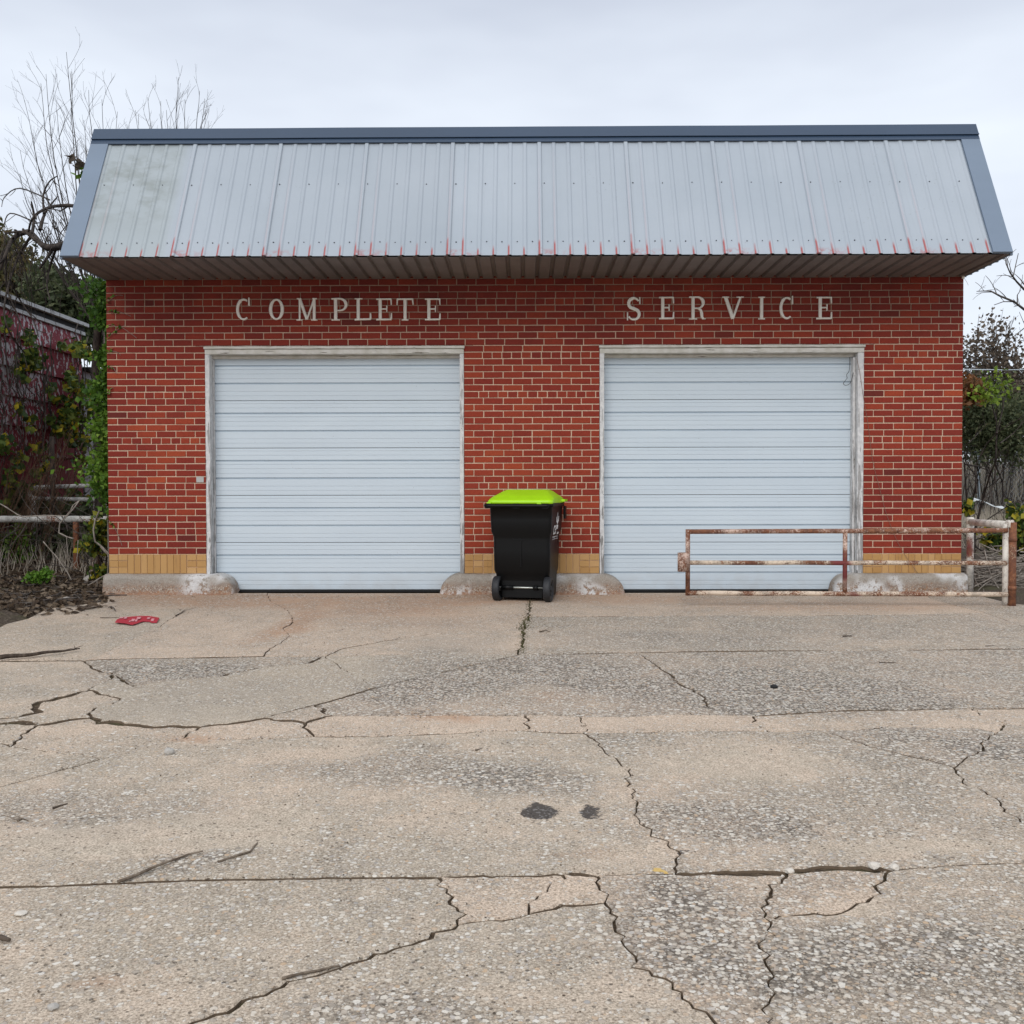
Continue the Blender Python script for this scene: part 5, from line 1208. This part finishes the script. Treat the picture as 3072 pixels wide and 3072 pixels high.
# gnarled drooping tree beside the roof end
def gn(mb):
    Y = 3.0; P = lambda L: [at_y(x, y_, Y+.35*math.sin(i*1.3)) for i, (x, y_) in enumerate(L)]
    def sm(L):
        Q = []; 
        for i in range(len(L)-1):
            p0, p1, p2, p3 = L[max(i-1, 0)], L[i], L[i+1], L[min(i+2, len(L)-1)]
            for j in range(4): t = j/4; Q.append(.5*((2*p1)+(p2-p0)*t+(2*p0-5*p1+4*p2-p3)*t*t+(3*p1-p0-3*p2+p3)*t**3))
        return Q+[L[-1]]
    mb.tube(sm(P([(292,1790),(296,1400),(288,1100),(300,900),(296,780),(250,700)])), [.055]*5+[.055]*5+[.055]*5+[.055]*6, 8, caps=False)
    limbs = [([(296,790),(240,690),(215,722),(170,741),(130,738),(98,702),(75,697),(40,715),(18,760),(0,810)], .065, .022),([(250,700),(235,625),(170,618),(125,632),(95,660),(85,700)], .035, .014),([(96,705),(102,650),(94,605)], .024, .010),
             ([(120,690),(135,640),(172,590)], .028, .010),([(132,640),(130,585),(148,545),(172,528)], .016, .007),([(170,741),(150,800),(140,850),(150,900)], .020, .010),([(98,702),(60,760),(30,840),(12,930),(30,1000),(75,1060)], .024, .010),
             ([(40,715),(10,760),(-20,850),(-30,960)], .020, .010),([(150,600),(60,565),(15,590),(5,620)], .010, .005),([(90,660),(30,640),(12,680),(20,720)], .010, .005),([(30,840),(60,900),(100,960),(115,1010)], .014, .008),([(18,760),(20,860),(50,940),(75,1010)], .016, .008)]
    for L, a, b in limbs: twiggy(mb, sm(P(L)), a, b, 1, spread=.9, every=.34, length=.38, up=-.2, start=.2)
    for k in range(44):   # hanging whips
        x = random.uniform(5, 235); y0_ = 700+30*math.sin(x/40)+random.uniform(-15, 25); a = at_y(x, y0_, Y+random.uniform(-.4, .4)); ln = random.uniform(.5, 1.35)
        e_ = a+Vector((random.uniform(-.25, .35), random.uniform(-.3, .3), -ln)); q = curve_pts(a, e_, (random.uniform(-.25, .25), 0, .18*ln), 7)
        twiggy(mb, [p+Vector((.03*noise.noise(p*5), 0, 0)) for p in q], .006, .0025, 1, spread=.7, every=.3, length=.25, up=-.5, start=.3)
tree('drooping_tree', 'dark gnarled leafless tree with hanging whips beside the left end of the roof', 'tree', gn, bark=BARK_D)
# evergreens behind the barn
def ell(px, py, Y, rx, ry, dy=1.2):
    c = at_y(px, py, Y); dep = Y+CD; return ((c.x, Y, c.z), (rx*dep/3072, dy, ry*dep/3072))
YE = 11.5
def trunkline(px, Y, top, r=.13):
    def f(mb):
        b = at_y(px, 1500, Y); t = at_y(px, top, Y); twiggy(mb, curve_pts((b.x, Y, -.1), (t.x, Y, t.z), (.2, 0, 0), 8), r, .02, 1, spread=1.0, every=.35, length=1.1, up=.1, start=.3)
    return f
tree('cedar_tree', 'brownish green evergreen crown rising behind the red barn at the left edge', 'tree', trunkline(70, YE, 760), L_CED, clumps([ell(10,850,YE,75,150),ell(70,900,YE,80,130),ell(120,960,YE,90,110),ell(180,990,YE,70,80),ell(-60,820,YE,90,170),ell(60,1010,YE,120,90)], 700, .17, 34), .065, BARK_D, long=2.4)
tree('cedar_tree', 'darker open evergreen between the barn roof and the ivy covered corner', 'tree', trunkline(205, 10.0, 840), L_DK, clumps([ell(170,880,10,50,70),ell(215,930,10,60,70),ell(255,980,10,50,70),ell(150,820,10,30,35),ell(240,880,10,35,50),ell(285,940,10,25,60)], 260, .12, 20), .075, BARK_D, long=2.0)
# ivy on the left corner of the building
def ivy_pts():
    out_ = []
    for k in range(12500):
        t = random.random(); py = 835+t*720; bulge = .10+.06*math.sin(t*17)+.05*math.sin(t*41+1)+(.07 if .5 < t < .86 else 0)+(.03 if t < .1 else 0)
        Y = .05+abs(random.gauss(0, .8)); X = -abs(random.gauss(0, bulge*.80))-.005
        if t > .9 and random.random() < .6: continue
        z = at_y(320, py, Y).z; X -= .03*(noise.noise(Vector((z*3, Y, 1)))+.4)
        out_.append((X, Y, z+.06*noise.noise(Vector((X*9, Y*5, z*3)))))
    return out_
ivy = empty('ivy', (0, 0, 0), 0, 'dense bright green ivy climbing the left corner of the brick building', 'ivy')
m2 = MB(); leaves(m2, ivy_pts(), .046, r_fn=lambda c: min(1, max(0, (.10 if c.z > 2.6 else .30)+(.28 if c.z < 1.9 and c.z > 1.1 else 0)+random.gauss(0, .20))), long=1.25); m2.build('foliage', L_IVY, ivy, kind='stuff')
mb = MB()
for k in range(14):
    X = -random.uniform(.01, .18); Y = random.uniform(.1, 1.0); P = [Vector((X+.05*noise.noise(Vector((k, z, 0))), Y, z)) for z in [i*.35 for i in range(9)]]; mb.tube(P, .008, 4, caps=False)
mb.build('stems', BARK_P, ivy, kind='stuff')
# tendrils that reach on to the front wall
mb = MB(); m3 = MB()
for px, py, dx, dy in ((322,932,70,18),(324,1010,55,-30),(322,1055,40,12),(325,975,85,40),(323,905,45,-20),(324,1100,25,20),(323,1180,18,-14),(326,1560,40,80)):
    a = at_y(px, py, -.02); b = at_y(px+dx, py+dy, -.02); P = [p+Vector((0, .004*noise.noise(p*20), .02*noise.noise(p*9))) for p in curve_pts(a, b, (.02, 0, .05), 8)]; mb.tube(P, .0022, 4, caps=False)
    leaves(m3, [p+Vector((random.gauss(0, .012), -.01, random.gauss(0, .015))) for p in P[:4] for _ in range(2)], .028)
mb.build('tendrils', BARK_P, ivy, kind='stuff'); m3.build('tendril_leaves', L_IVY, ivy, kind='stuff')
o = empty('vine_sprig', (0, 0, 0), 0, 'brown leaved vine tip poking past the left edge of the metal roof', 'vine'); mb = MB(); m3 = MB(); m4 = MB()
P = [at_y(x, y_, -.35) for x, y_ in ((300,560),(282,522),(262,500),(240,488),(222,478))]; mb.tube(P, .006, 5); mb.tube([P[2], at_y(235,505,-.35), at_y(218,496,-.35)], .004, 4); mb.build('stem', BARK_D, o)
leaves(m3, [p+Vector((random.gauss(0, .03), random.gauss(0, .03), random.gauss(0, .02))) for p in P[1:] for _ in range(7)], .06, long=1.8); m3.build('dry_leaves', L_BRN, o, kind='stuff')
leaves(m4, [at_y(random.gauss(250, 14), random.gauss(520, 6), -.35) for _ in range(16)], .05); m4.build('green_leaves', L_GRN, o, kind='stuff')
# vines on the barn
vn = empty('barn_vine', (0, 0, 0), 0, 'straggling green and yellow leaved vine hanging over the red barn wall', 'vine'); mb = MB(); m3 = MB()
def vx(px, py, off=.12): 
    p = at_x(px, py, BX+off); return p
VSP = [(20,980,12,22,40),(90,1010,16,22,50),(100,1060,22,20,70),(80,1075,20,14,50),(60,1110,14,20,40),(100,1095,25,14,60),(70,1140,10,6,20),(185,1040,14,12,30),(235,1040,20,18,70),(250,1065,20,14,50),(215,1140,18,30,90),(235,1170,20,24,90),(150,1165,16,16,40),
       (170,1200,18,10,40),(200,1250,24,30,130),(230,1240,20,30,90),(210,1290,22,22,90),(175,1290,24,18,70),(150,1260,14,12,30),(90,1260,14,12,30),(60,1225,12,20,30),(215,1330,10,18,30),(10,1330,24,26,70),(95,1290,10,8,20),(120,1350,30,16,40),(60,1390,20,30,40),(110,1420,18,14,30),(140,1390,20,16,30),(250,1320,18,24,60),
       (280,1200,18,60,120),(290,1300,14,50,110),(300,1420,16,40,90),(245,1385,22,18,40),(100,1460,20,10,24),(215,1480,20,16,50),(260,1500,24,14,60),(130,1510,22,14,40),(30,1430,20,40,40),(20,1540,40,40,60)]
for px, py, sx, sy, n_ in VSP:
    for _ in range(int(n_*.85)):
        x = random.gauss(px, sx*.6); y_ = random.gauss(py, sy*.6)
        if x > 318: continue
        p = vx(x, y_, random.uniform(.05, .5)); yl_ = random.random() < .13
        leaves(m3, [p], .085, r_fn=lambda c: (.85+random.random()*.15) if yl_ else random.uniform(0, .7), long=1.2)
for k in range(34):
    x = random.uniform(-20, 300); y0_ = random.uniform(950, 1150); L = random.uniform(120, 520); P = [vx(x+18*noise.noise(Vector((k, i*.5, 0)))+i*random.uniform(-3, 3), y0_+L*i/9, .25+.15*math.sin(k)) for i in range(10)]
    twiggy(mb, P, .010, .005, 1, spread=.8, every=.5, length=.45, up=-.3, start=.1)
mb.build('stems', BARK_G, vn, kind='stuff'); m3.build('foliage', L_VINE, vn, kind='stuff')
# undergrowth in front of the barn
def shrub(name, label, pts, leafmat, leafsize, stems=None, bark=BARK_D, cat='shrub', long=1.4, group=None):
    o = empty(name, (0, 0, 0), 0, label, cat, group)
    if stems: mb = MB(); stems(mb); mb.build('stems', bark, o)
    m2 = MB(); leaves(m2, pts, leafsize, long=long); m2.build('foliage', leafmat, o)
    return o
def spray(base, n, hgt, spr, r=.008, depth=1, lean=(0, 0, 0), L=.35):
    def f(mb):
        for _ in range(n):
            b = Vector(base)+Vector((random.gauss(0, .08), random.gauss(0, .08), 0)); t = b+Vector((random.gauss(0, spr), random.gauss(0, spr), hgt*random.uniform(.6, 1.1)))+Vector(lean)
            twiggy(mb, curve_pts(b, t, (random.gauss(0, .1), 0, .1), 6), r, .003, depth, spread=.6, every=.15, length=L, up=.1, start=.25)
    return f
g1 = at_y(42, 1690, 2.6); shrub('leafy_shrub', 'dark green leafy shrub under the pipe rail at the left edge', clumps([ell(40,1655,2.6,60,48,.3),ell(60,1610,2.6,25,35,.2),ell(-40,1650,2.6,60,60,.3)], 130, .05, 12), L_IVY, .050, spray((g1.x, 2.6, 0), 14, .6, .25))
g2 = at_ground(120, 1745); shrub('green_weed', 'small bright green feathery weed on the bare ground left of the plinth', clumps([ell(112,1732,.25,34,15,.12),ell(135,1722,.25,22,14,.1)], 90, .02, 8), L_GRN, .026, spray((g2.x, .25, 0), 10, .16, .08, .003, 0), cat='weed')
def tangle(mb):
    for k in range(95):
        x = random.uniform(-30, 325); y_ = random.uniform(1560, 1720); Y = random.uniform(.8, 3.2); a = at_y(x, y_, Y); a.z = max(.0, a.z)
        b = a+Vector((random.gauss(0, .45), random.gauss(0, .4), random.gauss(.05, .28))); b.z = max(.0, b.z)
        twiggy(mb, curve_pts(a, b, rnd_unit()*.12, 6), random.uniform(.003, .007), .002, 1, spread=.8, every=.25, length=.3, up=0, start=.2)
o = empty('bramble_tangle', (0, 0, 0), 0, 'tangle of dry grey brambles behind the left pipe rail', 'bramble'); mb = MB(); tangle(mb); mb.build('canes', BARK_G, o, kind='stuff')
mb = MB()
for L, r in (([(0,1512),(30,1530),(70,1552),(130,1546),(200,1548),(213,1530),(220,1515),(240,1500)], .011), ([(325,1500),(300,1530),(286,1560),(280,1590),(285,1625),(305,1640),(330,1665),(345,1700),(325,1722),(290,1740),(250,1765),(225,1770)], .015), ([(300,1640),(320,1660),(332,1676)], .008),
             ([(240,1500),(225,1520),(205,1545),(180,1570),(176,1600),(200,1610),(230,1616)], .012), ([(290,1740),(292,1762),(302,1790)], .008), ([(345,1700),(362,1710),(375,1724)], .006), ([(325,1722),(336,1745),(350,1780)], .005), ([(200,1610),(202,1650),(206,1680)], .008), ([(130,1625),(170,1670),(205,1720),(220,1745)], .010), ([(235,1620),(230,1680),(205,1716)], .008)):
    mb.tube([p+Vector((0, .02*noise.noise(p*4), .01*noise.noise(p*7))) for q0, q1 in zip(L[:-1], L[1:]) for p in [at_y(q0[0], q0[1], .30).lerp(at_y(q1[0], q1[1], .30), j/4) for j in range(4)]], r*.62, 6)
mb.build('dead_branches', BARK_P, o)
shrub('yellowing_bush', 'yellowing green bush against the left corner of the building below the pipe rail', clumps([ell(300,1590,.9,30,40,.2),ell(285,1640,.9,28,22,.2),ell(302,1720,.8,22,26,.2),ell(252,1640,1.0,16,20,.1)], 70, .04, 8), L_VINE, .055, spray((at_y(300, 1700, .9).x, .9, 0), 8, .6, .1))
shrub('understory', 'dark leafy undergrowth at the foot of the barn wall', clumps([ell(40,1500,4.0,70,50,.5),ell(150,1560,4.2,90,50,.5),ell(260,1560,4.5,60,60,.5),ell(200,1640,3.5,110,40,.5),ell(0,1600,4,80,60,.5)], 260, .10, 12), L_DK, .075, spray((at_y(100, 1500, 4).x, 4.0, 0), 30, 1.3, .8))
o = empty('dry_thicket', (0, 0, 0), 0, 'fan of fine brown dry twigs in front of the barn wall at the left edge', 'thicket'); mb = MB()
for k in range(60):
    x = random.uniform(-60, 130); Y = random.uniform(2.2, 3.6); a = at_y(x, 1600, Y); a.z = .1; b = at_y(x+random.uniform(30, 170), random.uniform(1290, 1500), Y+random.uniform(-.3, .3))
    twiggy(mb, curve_pts(a, b, (random.uniform(-.2, .1), 0, .12), 7), .006, .0022, 2, spread=.5, every=.22, length=.45, up=.15, start=.15)
mb.build('twigs', mat_bark('brown_twig', (0.09, 0.055, 0.035), (0.20, 0.13, 0.085)), o)
# bent pipe rack and dark pole
m_rack = mat_rust('rack_pipe', (0.50, 0.50, 0.48), 0.25, 0.0); ra = at_y(110, 1480, 3.6); rk = empty('pipe_rack', (ra.x, 3.6, 0), 0, 'rounded white pipe frame of an old rack standing in the weeds before the barn', 'rack')
mb = MB(); loop_ = [at_y(340,1455,3.4), at_y(110,1462,3.6), at_y(93,1470,3.65), at_y(88,1481,3.7), at_y(94,1491,3.65), at_y(112,1496,3.6), at_y(340,1500,3.4)]
mb.tube([p-Vector((ra.x, 3.6, 0)) for p in loop_], .030, 8); mb.build('frame', m_rack, rk)
for px in (100, 285): q = at_y(px, 1490, 3.55); mb = MB(); mb.tube([(q.x-ra.x, -.05, q.z), (q.x-ra.x, -.05, -.05)], .028, 8); mb.build('leg', m_rack, rk)
q = at_y(155, 1310, 3.3); mb = MB(); mb.tube([(0, 0, q.z), (.03, 0, -.1)], .035, 7); mb.build('dark_post', BARK_D); po = bpy.data.objects['dark_post']; po.location = (q.x, 3.3, 0); tag(po, 'thin dark upright pole in front of the barn wall', 'pole')

# leaf litter and twigs on the earth at the left
lit = MB()
def dz_(x, y): return dirt_z(x, y)
cs = []
for _ in range(4200):
    px = random.uniform(-80, 345); py = random.uniform(1700, 1850); v = at_ground(px, py)
    if random.random() < (py-1780)/110: continue
    if v.x > .02 and v.y > -.2: continue
    cs.append((v.x, v.y, dz_(v.x, v.y)+.006+random.random()*.02 if not inside(rimloop, v.x, v.y) else gz(v.y)+.008))
    if inside(rimloop, v.x, v.y) and random.random() < .8: cs.pop()
leaves(lit, cs, .042, flat=.75)
tag(lit.build('leaf_litter', L_LIT), 'brown leaf litter spread over the bare earth left of the lot', 'leaf litter', kind='stuff')
lit = MB()
for _ in range(190):
    px = random.uniform(-60, 340); py = random.triangular(1715, 1850, 1800); v = at_ground(px, py)
    if inside(rimloop, v.x, v.y) and random.random() < .88: continue
    z = (gz(v.y) if inside(rimloop, v.x, v.y) else dz_(v.x, v.y))+.012; a = random.uniform(-1.57, 1.57); L = random.uniform(.04, .30); d = Vector((math.cos(a), math.sin(a), random.gauss(0, .06)))*L
    p = Vector((v.x, v.y, z)); lit.tube(curve_pts(p, p+d, rnd_unit()*L*.15, 4), random.uniform(.003, .010), 5)
tag(lit.build('ground_twigs', BARK_G), 'short dry twigs scattered over the earth at the left', 'twigs', kind='stuff')
for px, py, r, lb in ((42,1765,.035,'white stone on the bare earth at the far left'),(82,1797,.03,'flat pale stone on the leaf litter'),(272,1748,.085,'large rounded grey stone beside the left end of the plinth'),(205,1690,.04,'pale blue stone among the brambles at the left'),(200,1807,.05,'pale brown lump of rock at the edge of the leaf litter')):
    rock(px, py, r, lb, m_ps if r < .05 else m_gs, .7)

# ------------------------------------------------------------------ right side
def rb(L, Y): return [at_y(x, y_, Y+.4*math.sin(i)) for i, (x, y_) in enumerate(L)]
def rtree(mb):
    Y = 8.0; b = at_y(3330, 1100, Y); mb.tube([(b.x, Y, -.1), (b.x+.1, Y, 2), (b.x, Y, b.z+1)], [.2, .17, .13], 8)
    for L, r in (([(3330,1060),(3180,960),(3072,928),(3042,905),(3000,888),(2972,873),(2948,873),(2930,874)], .030), ([(3330,1000),(3180,900),(3072,868),(3050,845),(3030,818),(3018,790),(3016,772)], .030), ([(3040,828),(3046,800),(3055,760)], .010), ([(3330,1060),(3180,1000),(3072,985),(3040,1010),(3010,1030)], .02), ([(3052,912),(3052,885),(3062,870)], .012), ([(3042,905),(3010,905),(2982,915)], .010), ([(3330,1030),(3200,940),(3100,990),(3072,1050)], .016)):
        twiggy(mb, rb(L, Y), r, .006, 2, spread=.9, every=.35, length=.55, up=.15, start=.25)
tree('bare_tree', 'leafless tree reaching thin branches into the sky at the right edge', 'tree', rtree)
YR = 12.0
def cst(px, top, n, Y, sp=.9, r=.011):
    def f(mb):
        b = at_y(px, 1450, Y)
        for k in range(n):
            t = at_y(px+random.gauss(0, 55), top+abs(random.gauss(0, 60)), Y+random.uniform(-.8, .8)); twiggy(mb, curve_pts((b.x+random.gauss(0, .3), Y, 0), t, (random.gauss(0, .2), 0, 0), 8), r, .006, 2, spread=.6, every=.35, length=.8, up=.2, start=.3)
    return f
tree('withered_tree', 'tall shrubby tree with dry brown leaves right of the building against the sky', 'tree', cst(2975, 960, 13, YR), L_BRN, clumps([ell(2972,990,YR,22,50,.6),ell(2925,1040,YR,34,50,.6),ell(2985,1060,YR,50,60,.6),ell(3045,1090,YR,40,50,.6),ell(2900,1090,YR,25,50,.6),ell(2960,1110,YR,70,40,.6),ell(3010,1150,YR,80,50,.6)], 300, .15, 9), .058, BARK_D, long=1.5)
tree('brown_thicket', 'grey brown leafless thicket behind the dark green cedar at the right', 'thicket', cst(3040, 1090, 26, 13.5), L_FAR, clumps([ell(3040,1210,13.5,60,100,.8),ell(2960,1180,13.5,70,60,.8),ell(3090,1180,13.5,60,110,.8)], 240, .2, 9), .09, BARK_G)
tree('cedar_tree', 'dark green cedar filling the gap right of the building above the wire fence', 'tree', cst(2980, 1180, 6, 11), L_DK, clumps([ell(2930,1260,11,60,80,.9),ell(2990,1270,11,60,70,.9),ell(3050,1280,11,50,80,.9),ell(2905,1220,11,40,60,.9),ell(3000,1330,11,110,26,.9)], 250, .26, 46), .040, BARK_G, long=2.6)
shrub('russet_shrub', 'russet leaved shrub right against the right edge of the brick wall', clumps([ell(2903,1165,9.5,22,40,.4),ell(2915,1190,9.5,20,20,.3)], 60, .1, 14), mat_leaf('russet_leaf', [(0.12, 0.05, 0.02), (0.22, 0.09, 0.03), (0.09, 0.06, 0.03)]), .07)
def tw2(mb):
    for L in ([(2985,1450),(2990,1300),(2988,1200),(2986,1130)], [(2988,1260),(2970,1190),(2955,1150)], [(2990,1300),(3010,1220),(3005,1140)]): twiggy(mb, rb(L, 3.6), .012, .005, 1, spread=.6, every=.3, length=.3)
shrub('sapling', 'slim sapling with bright yellow green leaves right of the building', clumps([ell(2990,1130,3.6,16,14,.2),ell(3000,1150,3.6,18,18,.2),ell(2965,1165,3.6,20,16,.2),ell(2940,1180,3.6,20,14,.2),ell(3010,1175,3.6,12,14,.2),ell(2975,1195,3.6,22,10,.2)], 50, .07, 4), mat_leaf('yellow_green_leaf', [(0.10, 0.17, 0.02), (0.18, 0.28, 0.03), (0.28, 0.36, 0.05)]), .05, tw2)
# chain link fence
YF = 13.0; fa = at_y(2860, 1358, YF); fbx = 26.0; cf = empty('chain_link_fence', (fa.x, YF, 0), 0, 'galvanised chain link fence behind the right side of the building', 'fence')
m_galv = mat_plain('galvanised', (0.42, 0.47, 0.50), 0.45, .15, 20, metal=.3); zt = fa.z; zg = .30
mb = MB(); mb.tube([(0, 0, zt), (fbx-fa.x, 0, zt)], .034, 8); mb.build('top_rail', m_galv, cf)
for k in range(5): mb = MB(); mb.tube([(.6+k*2.8, .03, zg-.3), (.6+k*2.8, .03, zt+.05)], .032, 8); mb.build('post', m_galv, cf)
mb = MB(); st_ = .075; H_ = zt-zg; xx = -H_
while xx < 6.0:
    for sg in (1, -1):
        a = xx if sg > 0 else xx+H_
        p = Vector((a, -.035-.003*sg, zg)); q = Vector((a+sg*H_, -.035-.003*sg, zt+.02)); mb.tube([p, q], .0020, 3, caps=False)
    xx += st_*1.41
mb.build('mesh', m_galv, cf, kind='stuff')
# dry brush beyond the fence and between
def brush(n, x0, x1, y0_, y1_, h, mat, name, label, lw=.012):
    mb = MB()
    for _ in range(n):
        x = random.uniform(x0, x1); y_ = random.uniform(y0_, y1_); z = .035*y_ if y_ < 17 else .6; hh = h*random.uniform(.4, 1.1); d = Vector((random.gauss(0, .25), random.gauss(0, .15), 1)).normalized()*hh; p = Vector((x, y_, z-.1)); w_ = Vector((lw, 0, 0))
        m_ = p+d*.55+Vector((random.gauss(0, .05), 0, 0)); mb.add([p-w_, p+w_, m_+w_*.7, m_-w_*.7, p+d], [(0, 1, 2, 3), (3, 2, 4)])
    return tag(mb.build(name, mat), label, 'brush', kind='stuff')
L_DRY = mat_leaf('dry_stalks', [(0.26, 0.225, 0.175), (0.38, 0.33, 0.265), (0.48, 0.43, 0.36), (0.29, 0.265, 0.19)])
brush(9000, 12.0, 22.0, 13.4, 20.0, 1.5, L_DRY, 'dry_brush', 'grey brown dry brush beyond the chain link fence', .016); brush(5200, 9.6, 17.0, 4.5, 12.5, .50, L_DRY, 'dry_grass', 'short dry grass between the building and the wire fence', .007)
brush(900, -2.9, -.4, 1.0, 6.0, .5, L_DRY, 'dry_weeds', 'dry weeds in the gap between barn and brick building', .006)
# stems beside the corner
def bush_r(mb):
    Y = 1.6; base = [(2925,1590),(2912,1600),(2935,1580)]
    for L, r in (([(2920,1680),(2925,1590),(2945,1510),(2968,1430),(2985,1390),(3000,1350)], .017), ([(2912,1690),(2905,1560),(2920,1490),(2935,1440),(2900,1390),(2893,1350)], .012), ([(2915,1680),(2900,1500),(2893,1400),(2905,1330)], .012), ([(2925,1600),(2960,1560),(3020,1520),(3072,1500)], .010), ([(2945,1510),(3000,1430),(3015,1380),(3030,1340)], .010), ([(2893,1392),(2935,1400),(2965,1410),(2972,1430)], .010), ([(2985,1390),(3005,1440),(3012,1490),(3040,1500),(3048,1525)], .010),
                 ([(2895,1510),(2930,1505),(2970,1490)], .008), ([(2925,1640),(2960,1660),(3010,1650)], .009), ([(2925,1620),(2980,1600),(3040,1610)], .008), ([(2930,1480),(2925,1400),(2960,1330),(3010,1285),(3072,1250)], .010), ([(3000,1330),(3040,1300),(3072,1265)], .009), ([(2905,1330),(2935,1300),(2960,1270)], .008)):
        twiggy(mb, rb(L, Y), r*1.1, .004, 2, spread=.8, every=.18, length=.30, up=.2, start=.15)
shrub('bare_bush', 'dark twiggy bush growing up behind the white pipe post at the right corner', clumps([ell(2902,1520,1.5,10,18,.1)], 12, .03, 5), L_VINE, .06, bush_r)
shrub('leafy_shrub', 'yellow green leafy shrub behind the pipe barrier at the right edge', clumps([ell(3060,1580,2.4,30,40,.3),ell(3030,1620,2.4,40,30,.3),ell(2990,1620,2.4,30,24,.3),ell(3075,1650,2.4,20,40,.3),ell(3050,1530,2.4,20,16,.2),ell(3110,1590,2.4,40,70,.3),ell(2960,1600,2.4,20,20,.2)], 170, .05, 9), L_VINE, .060, spray((at_y(3050, 1600, 2.4).x, 2.4, 0), 16, .8, .3))
pile = empty('brush_pile', (0, 0, 0), 0, 'heap of grey cut twigs behind the pipe barrier at the right', 'brush pile'); mb = MB()
for _ in range(520):
    px = random.gauss(2975, 48) if random.random() < .7 else random.uniform(3000, 3140); h_ = abs(random.gauss(0, .13)); Y = random.uniform(.1, 1.5); a = at_y(px, 1700, Y); a.z = .02+h_
    if a.x < W+.12: continue
    an = random.uniform(-3.1, 3.1); L = random.uniform(.15, .7); d = Vector((math.cos(an), math.sin(an)*.6, random.gauss(-.05, .22)))*L; b = a+d; b.z = max(.0, b.z)
    if b.x < W+.1: continue
    mb.tube(curve_pts(a, b, rnd_unit()*L*.12, 4), random.uniform(.003, .009), 4, caps=False)
mb.build('twigs', BARK_P, pile, kind='stuff')
m_sheet = mat_plain('white_debris', (0.62, 0.66, 0.66), 0.6, .1, 14)
sp_ = [at_y(x, y_, 4.5) for x, y_ in ((2905,1512),(2930,1500),(2952,1504),(2975,1516),(3000,1524),(3020,1527))]; o0 = sp_[0].copy(); mb = MB(); vs = []
for i, p in enumerate(sp_): vs += [p-o0, p-o0+Vector((.02, .20, .022+.02*(i % 2))), p-o0+Vector((.02, .20, .014+.02*(i % 2))), p-o0+Vector((0, 0, -.008))]
fs = [(i*4+k, (i+1)*4+k, (i+1)*4+(k+1) % 4, i*4+(k+1) % 4) for i in range(5) for k in range(4)]+[(0, 1, 2, 3), (23, 22, 21, 20)]
mb.add(vs, fs); ob = mb.build('white_sheet_scrap', m_sheet, label='bent white sheet lying in the grass beyond the right corner', cat='scrap'); ob.location = o0
a = at_y(2700, 1106, 9.0); b = at_y(3300, 1108, 9.0); mb = MB(); mb.tube([(0, 0, 0), ((b.x-a.x)/2, 0, -.03), (b.x-a.x, 0, b.z-a.z)], .012, 5); ob = mb.build('overhead_wire', m_galv, label='single pale wire stretched level across the thicket at the right', cat='wire'); ob.location = a
# far woodland closing the view
pts = []
for _ in range(1500):
    x = random.uniform(-75, 80); y_ = random.uniform(46, 58); zc = 1.0+random.random()**.7*(4.6+1.6*noise.noise(Vector((x*.09, 0, 0)))+1.2*noise.noise(Vector((x*.5, 2, 0))))
    for _ in range(11): pts.append((x+random.gauss(0, .8), y_+random.gauss(0, .6), zc+random.gauss(0, .6)))
m2 = MB(); leaves(m2, pts, .42, long=1.5); tag(m2.build('far_woodland', L_FAR), 'far grey green line of woodland behind everything', 'woodland', kind='stuff')
